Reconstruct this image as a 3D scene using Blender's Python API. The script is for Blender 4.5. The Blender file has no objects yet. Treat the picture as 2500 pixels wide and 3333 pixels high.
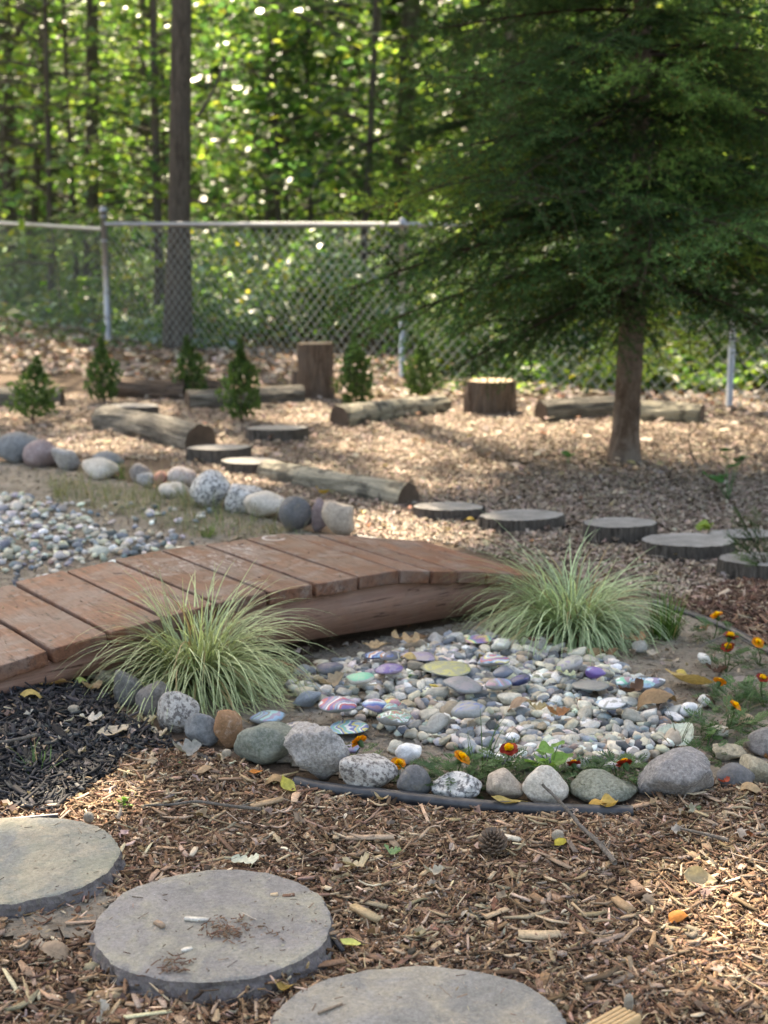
import bpy, bmesh, math, random
import numpy as np
from mathutils import Vector, Matrix, noise

random.seed(7)
RNG = np.random.default_rng(7)
scene = bpy.context.scene
COL = scene.collection

# ------------------------------------------------------------------ camera, sky, sun, exposure
F, CAM_H, PITCH = 4444.0, 1.2, math.radians(11.85)        # photograph pixels / metres / radians
cam_data = bpy.data.cameras.new('camera')
cam_data.sensor_fit = 'VERTICAL'
cam_data.sensor_height = 36.0
cam_data.sensor_width = 27.0
cam_data.lens = 48.0
cam_data.clip_start = 0.05
cam_data.clip_end = 500.0
cam_data.dof.use_dof = True
cam_data.dof.focus_distance = 2.75
cam_data.dof.aperture_fstop = 4.2
cam = bpy.data.objects.new('camera', cam_data)
COL.objects.link(cam)
cam.location = (0, 0, CAM_H)
cam.rotation_euler = (math.pi / 2 - PITCH, 0, 0)
scene.camera = cam

SUN_EL, SUN_AZ = math.radians(52), math.radians(-20)      # azimuth from +Y towards +X
SUN = np.array([math.cos(SUN_EL) * math.sin(SUN_AZ), math.cos(SUN_EL) * math.cos(SUN_AZ), math.sin(SUN_EL)])
world = bpy.data.worlds.new('World')
scene.world = world
world.use_nodes = True
wn = world.node_tree
sky = wn.nodes.new('ShaderNodeTexSky')
sky.sky_type = 'NISHITA'
sky.sun_disc = False
sky.sun_elevation = SUN_EL
sky.sun_rotation = SUN_AZ
sky.air_density = 1.0
sky.dust_density = 3.0
sky.ozone_density = 0.6
bg = wn.nodes['Background']
bg.inputs['Strength'].default_value = 0.15
wn.links.new(sky.outputs[0], bg.inputs[0])

sun_data = bpy.data.lights.new('sun', 'SUN')
sun_data.energy = 5.0
sun_data.angle = math.radians(0.53)
sun_data.color = (1.0, 0.955, 0.90)
sun = bpy.data.objects.new('sun', sun_data)
COL.objects.link(sun)
sun.rotation_euler = Vector(SUN).to_track_quat('Z', 'Y').to_euler()
sun.location = (0, 10, 30)

scene.view_settings.view_transform = 'Standard'
scene.view_settings.look = 'None'
scene.view_settings.gamma = 1.0
scene.view_settings.exposure = 1.98
scene.view_settings.use_white_balance = True
scene.view_settings.white_balance_temperature = 8400
scene.view_settings.white_balance_tint = 10
scene.view_settings.use_curve_mapping = False
scene.render.engine = 'CYCLES'
scene.cycles.max_bounces = 8
scene.cycles.diffuse_bounces = 3
scene.cycles.adaptive_threshold = 0.02
scene.cycles.transmission_bounces = 6
scene.cycles.use_denoising = True

# ------------------------------------------------------------------ helpers
CAMP = np.array([0, 0, CAM_H])
FW = np.array([0, math.cos(PITCH), -math.sin(PITCH)])
UP = np.array([0, math.sin(PITCH), math.cos(PITCH)])
RT = np.array([1.0, 0, 0])


def ray(u, v):
    return RT * (u - 1250) / F - UP * (v - 1666.5) / F + FW


def gp(u, v, z=0.0):
    """world point where the sight line of a photograph pixel meets the level z"""
    r = ray(u, v)
    return CAMP + r * ((z - CAM_H) / r[2])


def at_y(u, v, y):
    r = ray(u, v)
    return CAMP + r * (y / r[1])


def ppm(p):
    return F / float((np.asarray(p) - CAMP) @ FW)


MOUND = gp(60, 2310)
BO_X, BO_Y, _ = gp(1291, 2036)
BC, BS = math.cos(math.radians(37)), math.sin(math.radians(37))


def gz(x, y):
    x = np.asarray(x, float); y = np.asarray(y, float)
    z = 0.004 * np.sin(3.1 * x + 1.7 * y) + 0.004 * np.sin(5.3 * y - 2.2 * x + 1)
    z = z + 0.030 * np.exp(-(((x - MOUND[0]) / .38) ** 2 + ((y - MOUND[1]) / .30) ** 2))
    z = z + np.clip((y - 9.5) * .012, 0, .8) + np.clip((-x - 2.2) * .10, 0, .35) * np.clip((y - 10) / 3, 0, 1)
    bs = (x - BO_X) * BC + (y - BO_Y) * BS; bt = -(x - BO_X) * BS + (y - BO_Y) * BC      # along / across the footbridge
    z = z - 0.036 * np.exp(-np.clip(np.abs(bs - .05) - .45, 0, None) ** 2 / .03) * np.exp(-np.clip(np.abs(bt + .02) - .08, 0, None) ** 2 / .03)
    z = z - 0.006
    return z


def tag(o, label, cat, group=None, kind=None):
    o['label'] = label
    o['category'] = cat
    if group: o['group'] = group
    if kind: o['kind'] = kind
    return o


def link(name, mesh, mat=None, parent=None, loc=None, rot=None, scl=None):
    o = bpy.data.objects.new(name, mesh)
    COL.objects.link(o)
    if mat is not None and mesh is not None and len(mesh.materials) == 0:
        mesh.materials.append(mat)
    if parent is not None: o.parent = parent
    if loc is not None: o.location = loc
    if rot is not None: o.rotation_euler = rot
    if scl is not None: o.scale = scl
    return o


def empty(name, loc=(0, 0, 0), rz=0.0):
    o = bpy.data.objects.new(name, None)
    o.empty_display_size = 0.1
    COL.objects.link(o)
    o.location = loc
    o.rotation_euler = (0, 0, rz)
    return o


def build(name, V, faces, smooth=False, cols=None):
    """V (n,3); faces: array (m,k) or list of such arrays; cols (n,3) becomes the point attribute 'col'"""
    if not isinstance(faces, list): faces = [faces]
    faces = [np.asarray(f, np.int64) for f in faces if len(f)]
    me = bpy.data.meshes.new(name)
    V = np.ascontiguousarray(V, np.float32)
    me.vertices.add(len(V))
    me.vertices.foreach_set('co', V.ravel())
    loops = np.concatenate([f.ravel() for f in faces]).astype(np.int32)
    tot = np.concatenate([np.full(len(f), f.shape[1], np.int32) for f in faces])
    start = np.concatenate([[0], np.cumsum(tot)[:-1]]).astype(np.int32)
    me.loops.add(len(loops))
    me.loops.foreach_set('vertex_index', loops)
    me.polygons.add(len(tot))
    me.polygons.foreach_set('loop_start', start)
    if smooth: me.polygons.foreach_set('use_smooth', np.ones(len(tot), bool))
    if cols is not None:
        a = me.attributes.new('col', 'FLOAT_COLOR', 'POINT')
        c = np.ones((len(V), 4), np.float32)
        c[:, :3] = cols
        a.data.foreach_set('color', c.ravel())
    me.update(calc_edges=True)
    return me


class Soup:
    """collects many small pieces into one mesh"""
    def __init__(self):
        self.V, self.Fc, self.C, self.n = [], [], [], 0

    def add(self, V, faces, cols=None):
        V = np.asarray(V, float)
        if not isinstance(faces, list): faces = [faces]
        for f in faces:
            self.Fc.append(np.asarray(f, np.int64) + self.n)
        self.V.append(V)
        self.C.append(np.broadcast_to(np.asarray(cols if cols is not None else (1, 1, 1), float), V.shape))
        self.n += len(V)

    def scatter(self, bv, bf, pos, rot, scl, cols):
        """copies of a base piece: pos (n,3), rot (n,3,3), scl (n,3), cols (n,3)"""
        n, k = len(pos), len(bv)
        if n == 0: return
        P = np.einsum('nij,nkj->nki', rot, bv[None] * scl[:, None, :]) + pos[:, None, :]
        off = (np.arange(n) * k)[:, None, None]
        if not isinstance(bf, list): bf = [bf]
        for f in bf:
            f = np.asarray(f, np.int64)
            self.Fc.append((f[None] + off).reshape(-1, f.shape[1]) + self.n)
        self.V.append(P.reshape(-1, 3))
        self.C.append(np.repeat(cols, k, axis=0))
        self.n += n * k

    def mesh(self, name, smooth=False):
        by = {}
        for f in self.Fc: by.setdefault(f.shape[1], []).append(f)
        return build(name, np.concatenate(self.V), [np.concatenate(v) for v in by.values()], smooth, np.concatenate(self.C))


def rots(yaw, pitch, roll):
    yaw, pitch, roll = np.broadcast_arrays(np.asarray(yaw, float), np.asarray(pitch, float), np.asarray(roll, float))
    cy, sy, cp, sp, cr, sr = np.cos(yaw), np.sin(yaw), np.cos(pitch), np.sin(pitch), np.cos(roll), np.sin(roll)
    R = np.empty(yaw.shape + (3, 3))
    R[..., 0, 0] = cy * cp; R[..., 0, 1] = cy * sp * sr - sy * cr; R[..., 0, 2] = cy * sp * cr + sy * sr
    R[..., 1, 0] = sy * cp; R[..., 1, 1] = sy * sp * sr + cy * cr; R[..., 1, 2] = sy * sp * cr - cy * sr
    R[..., 2, 0] = -sp; R[..., 2, 1] = cp * sr; R[..., 2, 2] = cp * cr
    return R


def inpoly(pts, poly):
    poly = np.asarray(poly)
    x, y = pts[:, 0], pts[:, 1]
    ins = np.zeros(len(pts), bool)
    j = len(poly) - 1
    for i in range(len(poly)):
        xi, yi = poly[i]; xj, yj = poly[j]
        c = ((yi > y) != (yj > y)) & (x < (xj - xi) * (y - yi) / (yj - yi + 1e-12) + xi)
        ins ^= c
        j = i
    return ins


def wpoly(px):
    return np.array([gp(u, v)[:2] for u, v in px])


def sample_poly(poly, n):
    lo, hi = poly.min(0), poly.max(0)
    out = np.zeros((0, 2))
    while len(out) < n:
        p = RNG.uniform(lo, hi, (n * 2, 2))
        out = np.concatenate([out, p[inpoly(p, poly)]])
    return out[:n]


def pick(pal, w, n, jitter=.18):
    pal = np.asarray(pal, float)
    w = np.asarray(w, float); w = w / w.sum()
    c = pal[RNG.choice(len(pal), n, p=w)]
    return np.clip(c * np.exp(RNG.normal(0, jitter, (n, 1))) * np.exp(RNG.normal(0, .05, (n, 3))), 0, .9)


def tube(S, pts, radii, k=6, cols=None, cap=True):
    """tapered tube along points into a Soup"""
    pts = np.asarray(pts, float); radii = np.asarray(radii, float)
    n = len(pts)
    t = np.gradient(pts, axis=0)
    t /= np.linalg.norm(t, axis=1)[:, None] + 1e-12
    ref = np.array([0, 0, 1.0]) if abs(t[0][2]) < .9 else np.array([1.0, 0, 0])
    a = np.cross(t, ref); a /= np.linalg.norm(a, axis=1)[:, None] + 1e-12
    b = np.cross(t, a)
    th = np.arange(k) / k * 2 * math.pi
    V = pts[:, None] + radii[:, None, None] * (np.cos(th)[None, :, None] * a[:, None] + np.sin(th)[None, :, None] * b[:, None])
    V = V.reshape(-1, 3)
    i = np.arange(n - 1)[:, None] * k; j = np.arange(k)[None]; j2 = (j + 1) % k
    f = np.stack([i + j, i + j2, i + k + j2, i + k + j], -1).reshape(-1, 4)
    fs = [f]
    if cap:
        fs += [np.arange(k)[None], (np.arange(k)[::-1] + (n - 1) * k)[None]]
    S.add(V, fs, cols)


# ------------------------------------------------------------------ material helpers
def new_mat(name, rough=.8, spec=.3):
    m = bpy.data.materials.new(name)
    m.use_nodes = True
    nt = m.node_tree
    b = nt.nodes['Principled BSDF']
    b.inputs['Roughness'].default_value = rough
    b.inputs['Specular IOR Level'].default_value = spec
    return m, nt, b


def nd(nt, typ, ins=None, **props):
    n = nt.nodes.new('ShaderNode' + typ)
    for k, v in props.items(): setattr(n, k, v)
    for k, v in (ins or {}).items():
        if isinstance(v, bpy.types.NodeSocket): nt.links.new(v, n.inputs[k])
        else: n.inputs[k].default_value = v
    return n


def rgba(c): return (c[0], c[1], c[2], 1.0)


def mixc(nt, fac, a, b, mode='MIX'):
    n = nt.nodes.new('ShaderNodeMix'); n.data_type = 'RGBA'; n.blend_type = mode
    for i, v in ((0, fac), (6, a), (7, b)):
        if isinstance(v, bpy.types.NodeSocket): nt.links.new(v, n.inputs[i])
        elif i == 0: n.inputs[0].default_value = v
        else: n.inputs[i].default_value = rgba(v)
    return n.outputs[2]


def ramp(nt, fac, stops, mode='LINEAR'):
    n = nt.nodes.new('ShaderNodeValToRGB')
    n.color_ramp.interpolation = mode
    el = n.color_ramp.elements
    while len(el) < len(stops): el.new(.5)
    for e, (p, c) in zip(el, stops):
        e.position = p
        e.color = rgba(c) if hasattr(c, '__len__') else (c, c, c, 1)
    nt.links.new(fac, n.inputs[0])
    return n.outputs[0]


def math_(nt, op, a, b=0.0, clamp=False):
    n = nt.nodes.new('ShaderNodeMath'); n.operation = op; n.use_clamp = clamp
    for s, v in ((n.inputs[0], a), (n.inputs[1], b)):
        if isinstance(v, bpy.types.NodeSocket): nt.links.new(v, s)
        else: s.default_value = v
    return n.outputs[0]


def bump(nt, b, height, strength=.4, dist=.01):
    n = nd(nt, 'Bump', {'Height': height, 'Strength': strength, 'Distance': dist})
    nt.links.new(n.outputs[0], b.inputs['Normal'])


def coords(nt, which='Object', scale=None):
    o = nt.nodes.new('ShaderNodeTexCoord').outputs[which]
    if scale is not None:
        o = nd(nt, 'Mapping', {'Vector': o, 'Scale': scale}).outputs[0]
    return o


def geo(nt, which): return nt.nodes.new('ShaderNodeNewGeometry').outputs[which]


def noise_(nt, vec, scale, detail=5, rough=.6, dist=0.0):
    return nd(nt, 'TexNoise', {'Vector': vec, 'Scale': scale, 'Detail': detail, 'Roughness': rough, 'Distortion': dist}).outputs[0]


def attr_mat(name, rough=.85, grain=220, amt=.35, spec=.2, bstr=.3):
    """colour of each piece from its 'col' attribute, with fine grain"""
    m, nt, b = new_mat(name, rough, spec)
    c = nd(nt, 'Attribute', attribute_name='col').outputs[0]
    p = geo(nt, 'Position')
    n = noise_(nt, p, grain, 4, .65)
    g = ramp(nt, n, [(.3, 1 - amt), (.7, 1 + amt)])
    nt.links.new(mixc(nt, 1.0, c, g, 'MULTIPLY'), b.inputs['Base Color'])
    bump(nt, b, n, bstr, .003)
    return m


def leaf_mat(name, tint=(1, 1, 1), trans=.45, rough=.45, use='attr', spec=.3, tsc=(1.3, 1.3, .9)):
    m, nt, b = new_mat(name, rough, spec)
    if use == 'attr': c = nd(nt, 'Attribute', attribute_name='col').outputs[0]
    else: c = nt.nodes.new('ShaderNodeObjectInfo').outputs['Color']
    c = mixc(nt, 1.0, c, tint, 'MULTIPLY')
    n = noise_(nt, geo(nt, 'Position'), 90 if use == 'attr' else 130, 4)
    g = ramp(nt, n, [(.3, .72), (.7, 1.2)])
    c = mixc(nt, 1.0, c, g, 'MULTIPLY')
    nt.links.new(c, b.inputs['Base Color'])
    tc = mixc(nt, 1.0, c, tsc, 'MULTIPLY')
    t = nd(nt, 'BsdfTranslucent', {'Color': tc})
    mx = nd(nt, 'MixShader', {0: trans, 1: b.outputs[0], 2: t.outputs[0]})
    nt.links.new(mx.outputs[0], nt.nodes['Material Output'].inputs[0])
    return m


def rock_mat(name, c1, c2, c3=None, scale=8.0, speck=.3, speck_col=(.05, .05, .05), bstr=.5, fine=120, rough=.8, speck_scale=140):
    m, nt, b = new_mat(name, rough, .3)
    p = coords(nt, 'Object')
    n1 = noise_(nt, p, scale, 8, .62, .6)
    c = mixc(nt, ramp(nt, n1, [(.36, 0.0), (.64, 1.0)]), c1, c2)
    if c3 is not None:
        n2 = noise_(nt, p, scale * 2.3, 6, .7, 1.2)
        c = mixc(nt, ramp(nt, n2, [(.52, 0.0), (.66, 1.0)]), c, c3)
    n3 = noise_(nt, p, speck_scale, 3, .7)
    c = mixc(nt, ramp(nt, n3, [(.48, 0.0), (.58, min(1.0, speck * 1.25))]), c, speck_col)
    n4 = noise_(nt, p, fine, 5, .7)
    c = mixc(nt, 1.0, c, ramp(nt, n4, [(.25, .62), (.75, 1.3)]), 'MULTIPLY')
    nt.links.new(c, b.inputs['Base Color'])
    h = math_(nt, 'ADD', math_(nt, 'MULTIPLY', n4, .7), n1)
    bump(nt, b, h, bstr, .009)
    return m


# ------------------------------------------------------------------ ground
m_ground, nt, b = new_mat('soil_brown', .95, .1)
P = geo(nt, 'Position')
n1 = noise_(nt, P, 3, 6); n2 = noise_(nt, P, 60, 6, .7)
c = mixc(nt, ramp(nt, n1, [(.35, 0.0), (.65, 1.0)]), (.10, .07, .05), (.165, .122, .09))
c = mixc(nt, 1.0, c, ramp(nt, n2, [(.3, .6), (.7, 1.35)]), 'MULTIPLY')
nt.links.new(c, b.inputs['Base Color'])
bump(nt, b, n2, .8, .02)

m_dirt, nt, b = new_mat('dry_garden_soil', .95, .1)
P = geo(nt, 'Position')
n1 = noise_(nt, P, 5, 7); n2 = noise_(nt, P, 90, 7, .75); n3 = noise_(nt, P, 25, 5, .6, .8)
c = mixc(nt, ramp(nt, n1, [(.35, 0.0), (.65, 1.0)]), (.28, .24, .19), (.40, .355, .295))
c = mixc(nt, ramp(nt, n3, [(.52, 0.0), (.66, .6)]), c, (.16, .13, .10))
c = mixc(nt, 1.0, c, ramp(nt, n2, [(.25, .62), (.75, 1.3)]), 'MULTIPLY')
nt.links.new(c, b.inputs['Base Color'])
bump(nt, b, math_(nt, 'ADD', n2, n3), .9, .018)


def grid_sheet(name, xs, ys, mat, dz=0.0, poly=None, rough=.0):
    X, Y = np.meshgrid(xs, ys)
    Z = gz(X, Y) + dz
    if rough: Z = Z + RNG.normal(0, rough, Z.shape)
    V = np.stack([X, Y, Z], -1).reshape(-1, 3)
    nx = len(xs)
    i, j = np.meshgrid(np.arange(len(ys) - 1), np.arange(nx - 1), indexing='ij')
    a = (i * nx + j).ravel()
    f = np.stack([a, a + 1, a + nx + 1, a + nx], -1)
    if poly is not None:
        f = f[inpoly(V[f].mean(1)[:, :2], poly)]
        used = np.unique(f); mp = np.full(len(V), -1); mp[used] = np.arange(len(used))
        V, f = V[used], mp[f]
    o = link(name, build(name, V, f, True), mat)
    return o


xs = np.concatenate([[-150, -60, -25, -14], np.linspace(-9, 9, 60), [14, 25, 60, 150]])
ys = np.concatenate([[-60, -20, -8, -3], np.linspace(0, 18, 90), np.linspace(19, 60, 20), [90, 150, 260]])
g = grid_sheet('ground', xs, ys, m_ground)
g['kind'] = 'structure'

POND = wpoly([(900, 2110), (1250, 2035), (1700, 1960), (2150, 1950), (2420, 2050), (2700, 2180), (2700, 2540), (1900, 2575),
              (1300, 2540), (1000, 2500), (780, 2420), (560, 2330), (430, 2270), (350, 2190), (600, 2120)])
g = grid_sheet('pond_bed', np.linspace(POND[:, 0].min(), POND[:, 0].max(), 110), np.linspace(POND[:, 1].min(), POND[:, 1].max(), 70), m_dirt, .005, POND, .0012)
g['kind'] = 'structure'
SPATCH = wpoly([(120, 3000), (330, 2930), (460, 2960), (330, 3030), (280, 3070), (60, 3080), (-100, 3040)])
g = grid_sheet('bare_soil', np.linspace(SPATCH[:, 0].min(), SPATCH[:, 0].max(), 30), np.linspace(SPATCH[:, 1].min(), SPATCH[:, 1].max(), 20), m_dirt, .012, SPATCH, .0012)
g['kind'] = 'structure'
LBED = wpoly([(-300, 1480), (60, 1500), (260, 1540), (560, 1600), (860, 1690), (1060, 1750), (1000, 1850), (500, 1950), (100, 2060), (-300, 2120)])
g = grid_sheet('stream_bed', np.linspace(LBED[:, 0].min(), LBED[:, 0].max(), 80), np.linspace(LBED[:, 1].min(), LBED[:, 1].max(), 80), m_dirt, .005, LBED, .0015)
g['kind'] = 'structure'

_ico = {}
def ico(sub):
    if sub not in _ico:
        bm = bmesh.new(); bmesh.ops.create_icosphere(bm, subdivisions=sub, radius=1)
        V = np.array([v.co[:] for v in bm.verts]); Fc = np.array([[v.index for v in f.verts] for f in bm.faces])
        bm.free(); V /= np.linalg.norm(V, axis=1)[:, None]
        _ico[sub] = (V, Fc)
    return _ico[sub]


# ------------------------------------------------------------------ wood chips, mulch and litter (uncountable: stuff)
def chip_base(segs, taper, bend, seed):
    r = np.random.default_rng(seed)
    t = np.linspace(-.5, .5, segs + 1)
    V = []
    for i, x in enumerate(t):
        w = .5 * (1 - taper * abs(x) * 2 * r.uniform(.6, 1.2))
        h = .5 * r.uniform(.7, 1.1)
        zz = bend * (x * 2) ** 2
        o = r.uniform(-.12, .12)
        for sy, sz in ((-1, -1), (1, -1), (1, 1), (-1, 1)):
            V.append((x + r.uniform(-.05, .05), sy * w + o, sz * h + zz))
    V = np.array(V)
    f = []
    for i in range(segs):
        for j in range(4):
            f.append((i * 4 + j, i * 4 + (j + 1) % 4, i * 4 + 4 + (j + 1) % 4, i * 4 + 4 + j))
    f += [(3, 2, 1, 0), tuple(segs * 4 + q for q in range(4))]
    return V, np.array(f)


CHIPS = [chip_base(2, .7, 1.6, 1), chip_base(2, .3, -.5, 2), chip_base(1, .5, 0, 3), chip_base(1, .15, 0, 4), chip_base(3, .9, 2.6, 5), chip_base(3, .6, -2.2, 6), chip_base(2, .5, .3, 7), chip_base(3, .95, 1.2, 8)]


def chip_low(bend, taper, seed):
    r = np.random.default_rng(seed)
    V = []
    for x in (-.5, r.uniform(-.1, .1), .5):
        w_ = .5 * (1 - taper * abs(x) * 2 * r.uniform(.6, 1.2))
        for sy in (-1, 1): V.append((x + r.uniform(-.06, .06), sy * w_, bend * (1 - (2 * x) ** 2) + r.uniform(-.3, .3)))
    return np.array(V), np.array([(0, 2, 3, 1), (2, 4, 5, 3)])


CHIPS_LOW = [chip_low(1.5, .6, 1), chip_low(.6, .2, 2), chip_low(2.2, .8, 3), chip_low(-.8, .4, 4)]


def chips(S, poly, n, L, W, T, pal, w, zr, tilt=.22, jitter=.2, aligned=0.0, excl=(), low=False):
    CH = CHIPS_LOW if low else CHIPS
    p = sample_poly(poly, n)
    for (cx, cy, rx, ry) in excl:
        p = p[((p[:, 0] - cx) / rx) ** 2 + ((p[:, 1] - cy) / ry) ** 2 > 1]
    if len(excl): p = p[~(inpoly(p, SPATCH) & (RNG.random(len(p)) < .75))]
    n = len(p)
    kind = RNG.integers(0, len(CH), n)
    ln = RNG.lognormal(math.log(L[0]), L[1], n); wd = np.minimum(RNG.lognormal(math.log(W[0]), W[1], n), ln * .8)
    th = RNG.uniform(*T, n)
    yaw = RNG.uniform(-math.pi, math.pi, n)
    if aligned: yaw = np.where(RNG.random(n) < aligned, RNG.normal(0, .6, n), yaw)
    R = rots(yaw, RNG.normal(0, tilt, n), RNG.normal(0, tilt * 1.3, n))
    z = gz(p[:, 0], p[:, 1]) + RNG.uniform(*zr, n)
    pos = np.column_stack([p, z]); sc = np.column_stack([ln, wd, th])
    cols = pick(pal, w, n, jitter)
    damp = .5 + .5 * np.sin(p[:, 0] * 9 + 3 * np.sin(p[:, 1] * 7)) * np.sin(p[:, 1] * 11 + 2 * np.sin(p[:, 0] * 6))      # patches of damper, darker mulch
    cols = cols * (1.12 - .34 * damp)[:, None]
    for k in range(len(CH)):
        q = kind == k
        S.scatter(CH[k][0], CH[k][1], pos[q], R[q], sc[q], cols[q])


# stepping stones: centre, half-axes (top face), so that no chip grows through them
def stone_geom(uc, v0, v1, halfpx, z):
    a, c = gp(uc, v0, z), gp(uc, v1, z)
    cy = (a[1] + c[1]) / 2
    vc = (v0 + v1) / 2
    pc = gp(uc, vc, z)
    return np.array([pc[0], cy]), halfpx / ppm(pc), (a[1] - c[1]) / 2


ST_B = stone_geom(692, 2832, 3203, 386, .036)
ST_A = stone_geom(20, 2664, 2952, 360, .035)
ST_C = stone_geom(1368, 3132, 3560, 490, .036)
EXCL = [(s[0][0], s[0][1], s[1] * .98, s[2] * .98) for s in (ST_A, ST_B, ST_C)]

m_chip = attr_mat('wood_chips', .85, 260, .32)
m_chip_far = attr_mat('pale_wood_chips', .9, 120, .25)
m_bark = attr_mat('black_dyed_mulch', .7, 240, .35, .35)

BROWN = [(.105, .060, .037), (.205, .125, .077), (.345, .235, .152), (.53, .42, .30), (.23, .18, .142), (.045, .028, .019)]
BW = [.24, .33, .23, .08, .11, .07]
FORE = wpoly([(-250, 2650), (190, 2630), (330, 2545), (400, 2470), (480, 2410), (640, 2430), (780, 2470), (950, 2540), (1050, 2580),
              (1300, 2625), (1700, 2665), (2050, 2640), (2200, 2600), (2350, 2575), (2800, 2560), (2800, 3600), (-250, 3600)])
S = Soup()
chips(S, FORE, 20000, (.019, .5), (.007, .4), (.0012, .0035), BROWN, BW, (.0, .007), .25, excl=EXCL, low=True)
chips(S, FORE, 18000, (.023, .5), (.0066, .45), (.0012, .0035), BROWN, BW, (.004, .014), .2, excl=EXCL)
chips(S, FORE, 17000, (.010, .5), (.0034, .4), (.001, .003), BROWN, BW, (.006, .016), .35, excl=EXCL, low=True)
chips(S, FORE, 600, (.043, .35), (.0085, .4), (.0015, .0035), [(.40, .30, .205), (.30, .21, .14), (.52, .43, .32), (.16, .10, .065)], [.35, .35, .1, .2], (.012, .021), .12, excl=EXCL)
chips(S, FORE, 22000, (.0055, .5), (.0024, .4), (.0008, .002), BROWN, BW, (.004, .015), .5, excl=EXCL, low=True)
chips(S, FORE, 5000, (.030, .5), (.0014, .3), (.0008, .0015), BROWN, [.2, .3, .3, .1, .1, 0], (.008, .02), .3, excl=EXCL, low=True)
p = sample_poly(FORE, 800)
for (cx, cy, rx, ry) in EXCL: p = p[((p[:, 0] - cx) / rx) ** 2 + ((p[:, 1] - cy) / ry) ** 2 > 1.05]
_lv, _lf = ico(1)
_lv = _lv * (1 + .35 * RNG.normal(0, 1, (len(_lv), 1)).clip(-1, 1))
S.scatter(_lv, _lf, np.column_stack([p, gz(p[:, 0], p[:, 1]) + .011]), rots(RNG.uniform(0, 6, len(p)), RNG.normal(0, .3, len(p)), RNG.normal(0, .3, len(p))), RNG.lognormal(math.log(.0075), .4, (len(p), 1)) * np.array([1.2, .8, .35]), pick(BROWN, BW, len(p), .2))
RBR = wpoly([(2200, 1965), (2350, 1900), (2800, 1850), (2800, 2230), (2560, 2140), (2430, 2070)])
chips(S, RBR, 5200, (.026, .5), (.009, .4), (.002, .005), [(.10, .055, .038), (.19, .12, .085), (.33, .25, .18)], [.5, .35, .15], (.0, .018), .3)
o = tag(link('wood_chip_mulch', S.mesh('wood_chip_mulch'), m_chip), 'loose brown wood chip mulch covering the foreground', 'mulch', kind='stuff')

BLACKP = wpoly([(-250, 2290), (100, 2262), (250, 2245), (330, 2290), (400, 2350), (520, 2405), (570, 2440), (430, 2450), (350, 2520), (230, 2600), (190, 2640), (-250, 2660)])
S = Soup()
BK = [(.011, .011, .013), (.024, .024, .027), (.05, .049, .052), (.085, .08, .078)]
chips(S, BLACKP, 3200, (.026, .5), (.008, .4), (.002, .005), BK, [.35, .35, .2, .1], (.0, .012), .3)
chips(S, BLACKP, 2600, (.036, .45), (.008, .4), (.002, .006), BK, [.3, .35, .25, .1], (.007, .02), .25)
chips(S, BLACKP, 240, (.016, .4), (.005, .4), (.0015, .003), [(.45, .38, .29), (.25, .18, .12)], [.5, .5], (.016, .022), .25)
tag(link('black_mulch', S.mesh('black_mulch'), m_bark), 'black dyed bark mulch beside the footbridge end', 'mulch', kind='stuff')

PALE = [(.31, .245, .19), (.23, .178, .136), (.42, .345, .275), (.125, .095, .073), (.345, .265, .205)]
PW = [.32, .26, .16, .14, .12]
BACK1 = wpoly([(560, 1545), (760, 1620), (1010, 1660), (1120, 1750), (1420, 1765), (1700, 1830), (2150, 1945), (2260, 1965), (2800, 1880), (2800, 1600), (560, 1470)])
BACK2 = wpoly([(-500, 1450), (2900, 1620), (2900, 1330), (-500, 1280)])
S = Soup()
chips(S, BACK1, 38000, (.021, .45), (.0085, .4), (.002, .005), PALE, PW, (.0, .014), .24, low=True)
chips(S, BACK2, 68000, (.025, .45), (.010, .4), (.002, .005), PALE, PW, (.0, .014), .2, low=True)
tag(link('pale_wood_chips', S.mesh('pale_wood_chips'), m_chip_far), 'pale weathered wood chips spread behind the footbridge', 'mulch', kind='stuff')

# a few crumbs on the bare soil
S = Soup()
chips(S, POND, 7500, (.010, .7), (.004, .4), (.001, .003), [(.24, .19, .14), (.12, .09, .065), (.34, .28, .21)], [.4, .35, .25], (.006, .011), .3, low=True)
chips(S, LBED, 4500, (.018, .6), (.006, .4), (.001, .003), [(.24, .19, .14), (.12, .09, .065), (.34, .28, .21)], [.4, .35, .25], (.006, .012), .3, low=True)
tag(link('soil_crumbs', S.mesh('soil_crumbs'), m_chip_far), 'small chips and crumbs scattered on the dry soil', 'debris', kind='stuff')

# ------------------------------------------------------------------ rocks
def rock_shape(seed, sub=4, K=16, p=8.0, spread=.16, rough=.03, freq=2.2, rough2=.0, freq2=7.0, egg=0.0):
    """a rounded polyhedron: many planes joined with a soft minimum, then weathered; bounds are +-1"""
    r = np.random.default_rng(seed)
    V, Fc = ico(sub)
    n = r.normal(0, 1, (K, 3)); n /= np.linalg.norm(n, axis=1)[:, None]
    d = r.uniform(1 - spread, 1 + spread, K)
    q = np.clip(V @ n.T, 0, None) / d
    rad = (np.sum(q ** p, 1) + 1e-9) ** (-1 / p)
    rad = np.clip(rad, 0, 1.6)
    off = Vector(r.uniform(-50, 50, 3))
    nz = np.array([noise.fractal(Vector(v * freq) + off, .8, 2.0, 4) for v in V])
    rad = rad * (1 + rough * nz)
    if rough2:
        nz = np.array([noise.ridged_multi_fractal(Vector(v * freq2) + off, .8, 2.0, 4, 1.0, 2.0) for v in V])
        rad = rad * (1 + rough2 * (nz - 1))
    W = V * rad[:, None]
    if egg:
        W[:, 0] *= 1 - egg * W[:, 2]; W[:, 1] *= 1 - egg * W[:, 2]
    lo, hi = W.min(0), W.max(0)
    return (W - (lo + hi) / 2) / ((hi - lo) / 2), Fc


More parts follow.
